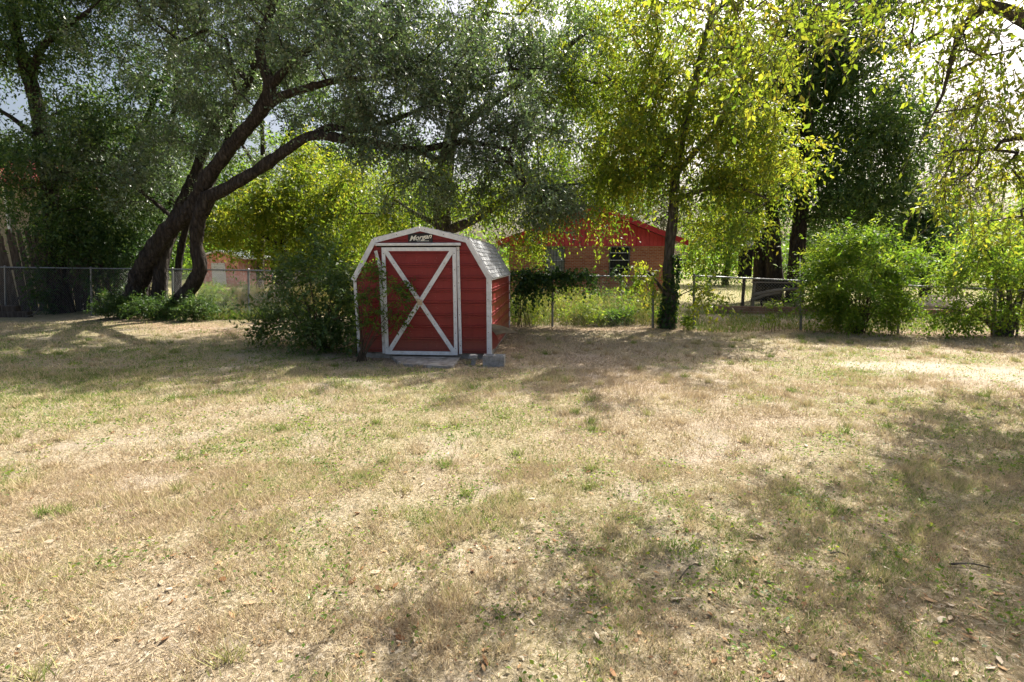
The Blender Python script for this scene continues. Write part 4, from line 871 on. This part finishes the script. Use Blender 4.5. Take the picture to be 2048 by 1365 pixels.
# ------------------------------------------------------------------ shrubs and weeds
def shrub(name, label, px, Y, ells, n_t, n_l, m, size, stems, seed, stem_r=.018, spread=.25, **kw):
    rng = RS(seed); b = g0(px, Y); T = ell_targets(ells, stems, rng); limbs = []
    for t in T[:stems]:
        r0 = rng.randn(2) * spread * .35; s = b + [r0[0], r0[1], -.05]; mid = s * .5 + t * .5 + np.array([rng.randn() * .08, rng.randn() * .08, .18])
        mid[:2] = s[:2] * .65 + t[:2] * .35 + rng.randn(2) * .05
        limbs.append([(*s, stem_r * (.7 + .7 * rng.rand())), (*mid, stem_r * .7), (*t, stem_r * .25)])
    tree(name, label, 'shrub', b, limbs, ells, n_t, n_l, m, size, STEM if stem_r < .03 else BARK_GRY, seed, rt=.0035, rough=.1, sides=6, crown='foliage', **kw)
shrub('bright_bush', 'large bright green multi-stemmed bush before the right fence, left of its pair', 1722, 12.5, [(1718, 560, 12.5, 90, 55, 1.0), (1700, 515, 12.5, 60, 36, .8), (1772, 525, 12.4, 38, 36, .7), (1665, 570, 12.4, 42, 45, .7), (1778, 585, 12.3, 38, 38, .6), (1720, 615, 12.3, 60, 34, .7, .7), (1688, 482, 12.5, 14, 20, .3, .8), (1745, 492, 12.5, 14, 16, .3, .8)], 105, 21000, L_GRN, .085, 26, 51, clump=.15, twig=.55, per=14, droop=.12, out=.9, width=.38, tmean=.45, tvar=.22, tside=.5)
shrub('bright_bush', 'bright green bush at the right picture edge with thick stems', 1945 + 70, 11.9, [(1990, 540, 11.9, 90, 80, 1.1), (1960, 480, 11.9, 50, 40, .7), (2060, 500, 11.9, 80, 90, 1), (1920, 620, 11.7, 50, 36, .7), (1990, 630, 11.7, 60, 30, .7), (1925, 560, 11.8, 50, 40, .7)], 105, 19000, L_GRN, .08, 16, 52, stem_r=.035, clump=.16, twig=.5, per=13, droop=.25, out=.8, width=.42, tmean=.55, tvar=.24)
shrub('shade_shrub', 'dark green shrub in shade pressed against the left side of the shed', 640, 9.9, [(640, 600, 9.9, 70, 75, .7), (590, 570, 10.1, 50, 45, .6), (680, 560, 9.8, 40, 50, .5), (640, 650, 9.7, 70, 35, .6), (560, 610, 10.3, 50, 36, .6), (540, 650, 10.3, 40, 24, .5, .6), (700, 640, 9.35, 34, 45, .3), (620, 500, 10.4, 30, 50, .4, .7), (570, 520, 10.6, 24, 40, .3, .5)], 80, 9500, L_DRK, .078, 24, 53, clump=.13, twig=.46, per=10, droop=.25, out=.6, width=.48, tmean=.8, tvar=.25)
def shed_front_sprigs():
    rng = RS(61); b = shed_pt(-1.05, -.28); L = []
    for px, py in ((745, 545), (735, 590), (790, 575), (812, 590), (765, 620), (800, 610), (740, 640), (730, 680), (760, 560), (722, 560), (748, 660), (790, 640), (735, 530), (716, 610), (720, 650)): L.append(P(px + rng.randn() * 4, py + rng.randn() * 4, 8.72 + rng.rand() * .12))
    T = np.array(L); root = thing('shed_sapling', 'thin leafy sapling reaching across the shed front left of door', 'shrub', tuple(b))
    limbs = [[(*(b + [rng.randn() * .06, rng.randn() * .04, -.04]), .011), (*(b * .6 + t * .4 + [0, -.02, .1]), .007), (*t, .0025)] for t in T]
    part('stem', *merge([tube(resample(l, .1), 5) for l in limbs]), STEM, root)
    V, F, ti, tw = sprays(T, b, 1700, rng, .062, clump=.085, twig=.26, per=11, droop=.35, out=.6, width=.42, tmean=.35)
    V[:, 1] = np.where(V[:, 1] > 8.86, 8.86 - (V[:, 1] - 8.86) * .3, V[:, 1]); part('foliage', V, F, L_GRN, root, ti)
    tw[1][:, 1] = np.minimum(tw[1][:, 1], 8.87); tw[0][:, 1] = np.minimum(tw[0][:, 1], 8.87); part('twigs', *prisms(tw[0], tw[1], .003, .0015, 3), STEM, root, kind='stuff')
shed_front_sprigs()
for px, Y, rx, ry, sd, lab in ((240, 15.6, 34, 24, 71, 'low dark evergreen shrub left of the oak trunks'), (305, 15.3, 34, 26, 72, 'low dark evergreen shrub between the oak trunks'), (385, 15.2, 36, 24, 73, 'low glossy shrub right of the near oak trunk'), (425, 16.9, 40, 34, 74, 'sunlit leafy weed clump by the fence beside the oak')):
    yy = P(px, 600, Y); py = 682.5 - (math.tan(PITCH - math.atan((CAMZ - .33) / Y))) * 1024
    shrub('low_shrub', lab, px, Y, [(px, py, Y, rx, ry, .5)], 45, 4600, L_DRK if sd < 74 else L_GRN, .06, 9, sd, stem_r=.010, clump=.16, twig=.25, per=9, droop=.05, out=.6, width=.5, tmean=.55)
def vine():
    rng = RS(66); cl = [(1036, 70, 16), (1050, 34, 14), (1064, 14, 12), (1078, 40, 12), (1092, 22, 12), (1104, 8, 8), (1120, 14, 8), (1140, 7, 7), (1160, 10, 6), (1178, 4, 5), (1228, 3, 4)]; T = np.array([P(a + rng.randn() * 6, 545 + rng.rand() ** 1.4 * d, 13.60 + rng.randn() * .07) for a, d, c in cl for _ in range(c)]); n = len(T)
    root = thing('fence_vine', 'dark green vine heaped over the fence rail right of the shed', 'vine', tuple(g0(1106, 13.6)))
    V, F, ti, tw = sprays(T, T.mean(0) + [0, .4, 0], 3400, rng, .08, clump=.09, twig=.34, per=8, droop=.6, width=.7, tmean=.35); part('foliage', V, F, L_DRK, root, ti)
    limbs = [[(*g0(1040 + rng.randn() * 9, 13.62), .010), (*P(1044 + rng.randn() * 8, 590, 13.6), .008), (*T[i], .003)] for i in range(0, n, 14)]; part('stem', *merge([tube(resample(l, .12), 5) for l in limbs]), STEM, root)
vine()
def tall_weeds():
    def patch(label, x0, x1, ya, yb, n, h0, h1, t0, t1, seed, leafn):
        rng = RS(seed); Y = ya + (yb - ya) * rng.rand(n); px = x0 + (x1 - x0) * rng.rand(n); X = (px - 1024) / 1024 * Y
        cl = fbm(X, Y, .8, seed); k = cl > .40; X, Y, cl = X[k], Y[k], cl[k]; m = len(X); h = (h0 + (h1 - h0) * rng.rand(m)) * (.5 + cl); w = .010 + .010 * rng.rand(m)
        V, F, T = blades(X, Y, h, w, h * (.1 + .5 * rng.rand(m)), np.clip(t0 + (t1 - t0) * cl * 1.4 + rng.randn(m) * .18, 0, 1), rng)
        o = part('weed_stand', V, F, L_WEED, None, T, label=label, cat='weeds', kind='stuff')
        if h1 > .9:      # bushy broad-leaved weeds standing among the grass
            nc = 46; cx = x0 + (x1 - x0) * rng.rand(nc); cy = ya + (yb - ya) * rng.rand(nc) ** 2; ch = .25 + .75 * rng.rand(nc) ** 1.2; ct = rng.rand(nc); k2 = np.repeat(np.arange(nc), 190); u = rng.rand(len(k2)) ** .7
            pos = np.stack([(cx[k2] - 1024) / 1024 * cy[k2] + rng.randn(len(k2)) * .13 * (.4 + u), cy[k2] + rng.randn(len(k2)) * .13, ch[k2] * u + .02], 1)
            V2, F2 = leaves(pos, rng.randn(len(k2), 3) + [0, 0, .3], .08, rng, .45); part('broad_leaves', V2, F2, L_GRN if t1 > .5 else L_WEED, o, np.clip(ct[k2] + rng.randn(len(k2)) * .15, 0, 1))
        q = rng.randint(0, m, leafn); pos = np.stack([X[q], Y[q], h[q] * rng.rand(leafn) * .8], 1) + rng.randn(leafn, 3) * .05; pos[:, 2] = np.abs(pos[:, 2]); V, F = leaves(pos, rng.randn(leafn, 3) + [0, 0, .4], .075, rng, .42); part('weed_leaves', V, F, L_WEED, o, np.clip(.55 + rng.randn(leafn) * .38, 0, 1))
    patch('tall mixed dry and green weeds beyond fence between shed and tree', 1025, 1340, 13.9, 19, 4200, .3, 1.0, -.25, .75, 81, 9000)
    patch('tall tan dry grass beyond fence between oak and shed', 400, 760, 16.8, 26, 8000, .35, .95, .0, .25, 82, 900)
    patch('low green and dry grass of the yard beyond the right fence', 1370, 2150, 12.6, 21, 20000, .05, .20, .30, 1.0, 83, 2500)
    patch('sunlit green weeds along the fence foot beside the oak', 400, 620, 15.3, 17.5, 3500, .12, .45, .4, 1.1, 84, 3000)
    patch('rough dry grass stretching away beyond all fences', -200, 2250, 22, 46, 16000, .2, .55, .1, .8, 85, 10)
tall_weeds()
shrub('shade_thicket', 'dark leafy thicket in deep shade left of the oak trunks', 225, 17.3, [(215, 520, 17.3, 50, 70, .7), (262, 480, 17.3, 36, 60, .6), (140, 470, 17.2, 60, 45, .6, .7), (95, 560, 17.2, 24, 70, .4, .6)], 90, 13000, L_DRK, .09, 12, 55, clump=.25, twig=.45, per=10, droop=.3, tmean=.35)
for px, Y, h, sd, lab in ((1548, 12.7, .75, 91, 'spindly green weed plant before the fence near the log rail'), (1374, 13.0, .35, 92, 'small bright weed at the foot of the fence post'), (1780, 12.1, .45, 93, 'small leafy seedling between the two bright bushes')):
    c = P(px, 640, Y); s = 1024 / Y; py = 682.5 - math.tan(PITCH - math.atan((CAMZ - h * .55) / Y)) * 1024
    shrub('weed_plant', lab, px, Y, [(px, py, Y, h * .22 * s, h * .42 * s, .15)], 14, 320, L_GRN, .06, 5, sd, stem_r=.006, clump=.06, twig=.14, per=7, droop=.1, tmean=.5)

# ------------------------------------------------------------------ litter on the lawn
def litter():
    rng = RS(101); out = []
    for n, y0, y1, s0, s1 in ((2600, 1.5, 5, .02, .075), (45000, 1.5, 6, .008, .026), (14000, 6, 14.5, .02, .05)):
        x, y = scatter(rng, n, y0, y1); k = (rng.rand(n) < .18 + .8 * field_litter(x, y) + .25 * (y < 3) * (x > -1)) & (off_slab(x, y)) & (rng.rand(n) > .75 * field_bare(x, y)); x, y = x[k], y[k]; m = len(x)
        a = rng.rand(m) * 2 * np.pi; ax = np.stack([np.cos(a), np.sin(a), rng.randn(m) * .16], 1); L = s0 + (s1 - s0) * rng.rand(m) ** 1.8
        pos = np.stack([x, y, gh(x, y) + .003 + .010 * rng.rand(m)], 1); w = unit(np.cross(ax, np.array([0, 0, 1.]) + rng.randn(m, 3) * .22)); nn = np.cross(w, unit(ax)); L = L[:, None]; hw = L * (.12 + .16 * rng.rand(m, 1)); cu = (rng.rand(m, 1) - .35) * .9
        V = np.stack([pos - ax * L * .5, pos - ax * L * .15 + w * hw + nn * hw * cu, pos + ax * L * .25 + w * hw * .8 + nn * hw * cu * 1.4, pos + ax * L * .5 + nn * L * .12, pos + ax * L * .25 - w * hw * .8 + nn * hw * cu * 1.4, pos - ax * L * .15 - w * hw + nn * hw * cu], 1)
        out.append((V.reshape(-1, 3), np.clip(rng.rand(m), 0, 1)))
    V = np.vstack([o[0] for o in out]); T = np.concatenate([o[1] for o in out])
    part('fallen_leaves', V, np.arange(len(V)).reshape(-1, 6), M_LITTER, None, T, label='scattered curled brown and pale dead leaves on the lawn', cat='leaves', kind='stuff')
    # small broad-leaved weeds in patches
    cx, cy = scatter(rng, 2400, 1.7, 10); k = field_green(cx, cy) > .18 + .22 * rng.rand(2400); cx, cy = cx[k], cy[k]; m = 22; x = np.repeat(cx, m) + rng.randn(len(cx) * m) * .075; y = np.repeat(cy, m) + rng.randn(len(cx) * m) * .075; n = len(x)
    pos = np.stack([x, y, gh(x, y) + .01 + .025 * rng.rand(n)], 1); a = rng.rand(n) * 6.28; V, F = leaves(pos, np.stack([np.cos(a), np.sin(a), rng.randn(n) * .3 + .2], 1), .021, rng, .6, jn=.6); ok = off_slab(x, y); V = V.reshape(-1, 4, 3)[ok].reshape(-1, 3)
    part('lawn_clover', V, np.arange(len(V)).reshape(-1, 4), L_GRN, None, np.clip(.4 + rng.randn(ok.sum()) * .3, 0, 1), label='small round-leaved green weeds dotted through the lawn', cat='weeds', kind='stuff')
    # dead straw and sticks
    n = 2600; x, y = scatter(rng, n, 1.6, 6); a = rng.rand(n) * np.pi; L = .03 + .09 * rng.rand(n) ** 2; d = np.stack([np.cos(a), np.sin(a), rng.randn(n) * .12], 1) * L[:, None]; p = np.stack([x, y, gh(x, y) + .012], 1); V, F = prisms(p - d / 2, p + d / 2, .0012, .0009, 3)
    part('dry_straw', V, F, simple('bleached_straw', [(.45, .36, .22), (.66, .57, .42)], 30, .8, .2), None, label='bleached straws and thin stalks lying in the grass', cat='straw', kind='stuff')
    for (ax, ay, bx, by, r, lab) in ((1660, 1108, 1700, 1116, .005, 'short dark stick on the lawn at lower right'), (1355, 1165, 1388, 1130, .004, 'thin slanting stick lying on the lower middle of the lawn'), (1900, 1128, 1985, 1138, .006, 'longer dark stick at the right edge of the lawn')):
        A, B = G(ax, ay), G(bx, by); A[2] = gh(A[0], A[1]) + .015; B[2] = gh(B[0], B[1]) + .018; M = (A + B) / 2 + [0.01, .02, .004]
        part('stick', *tube(resample([(*A, r), (*M, r * .9), (*B, r * .5)], .02), 6, .2), BARK_GRY, label=lab, cat='stick')
litter()
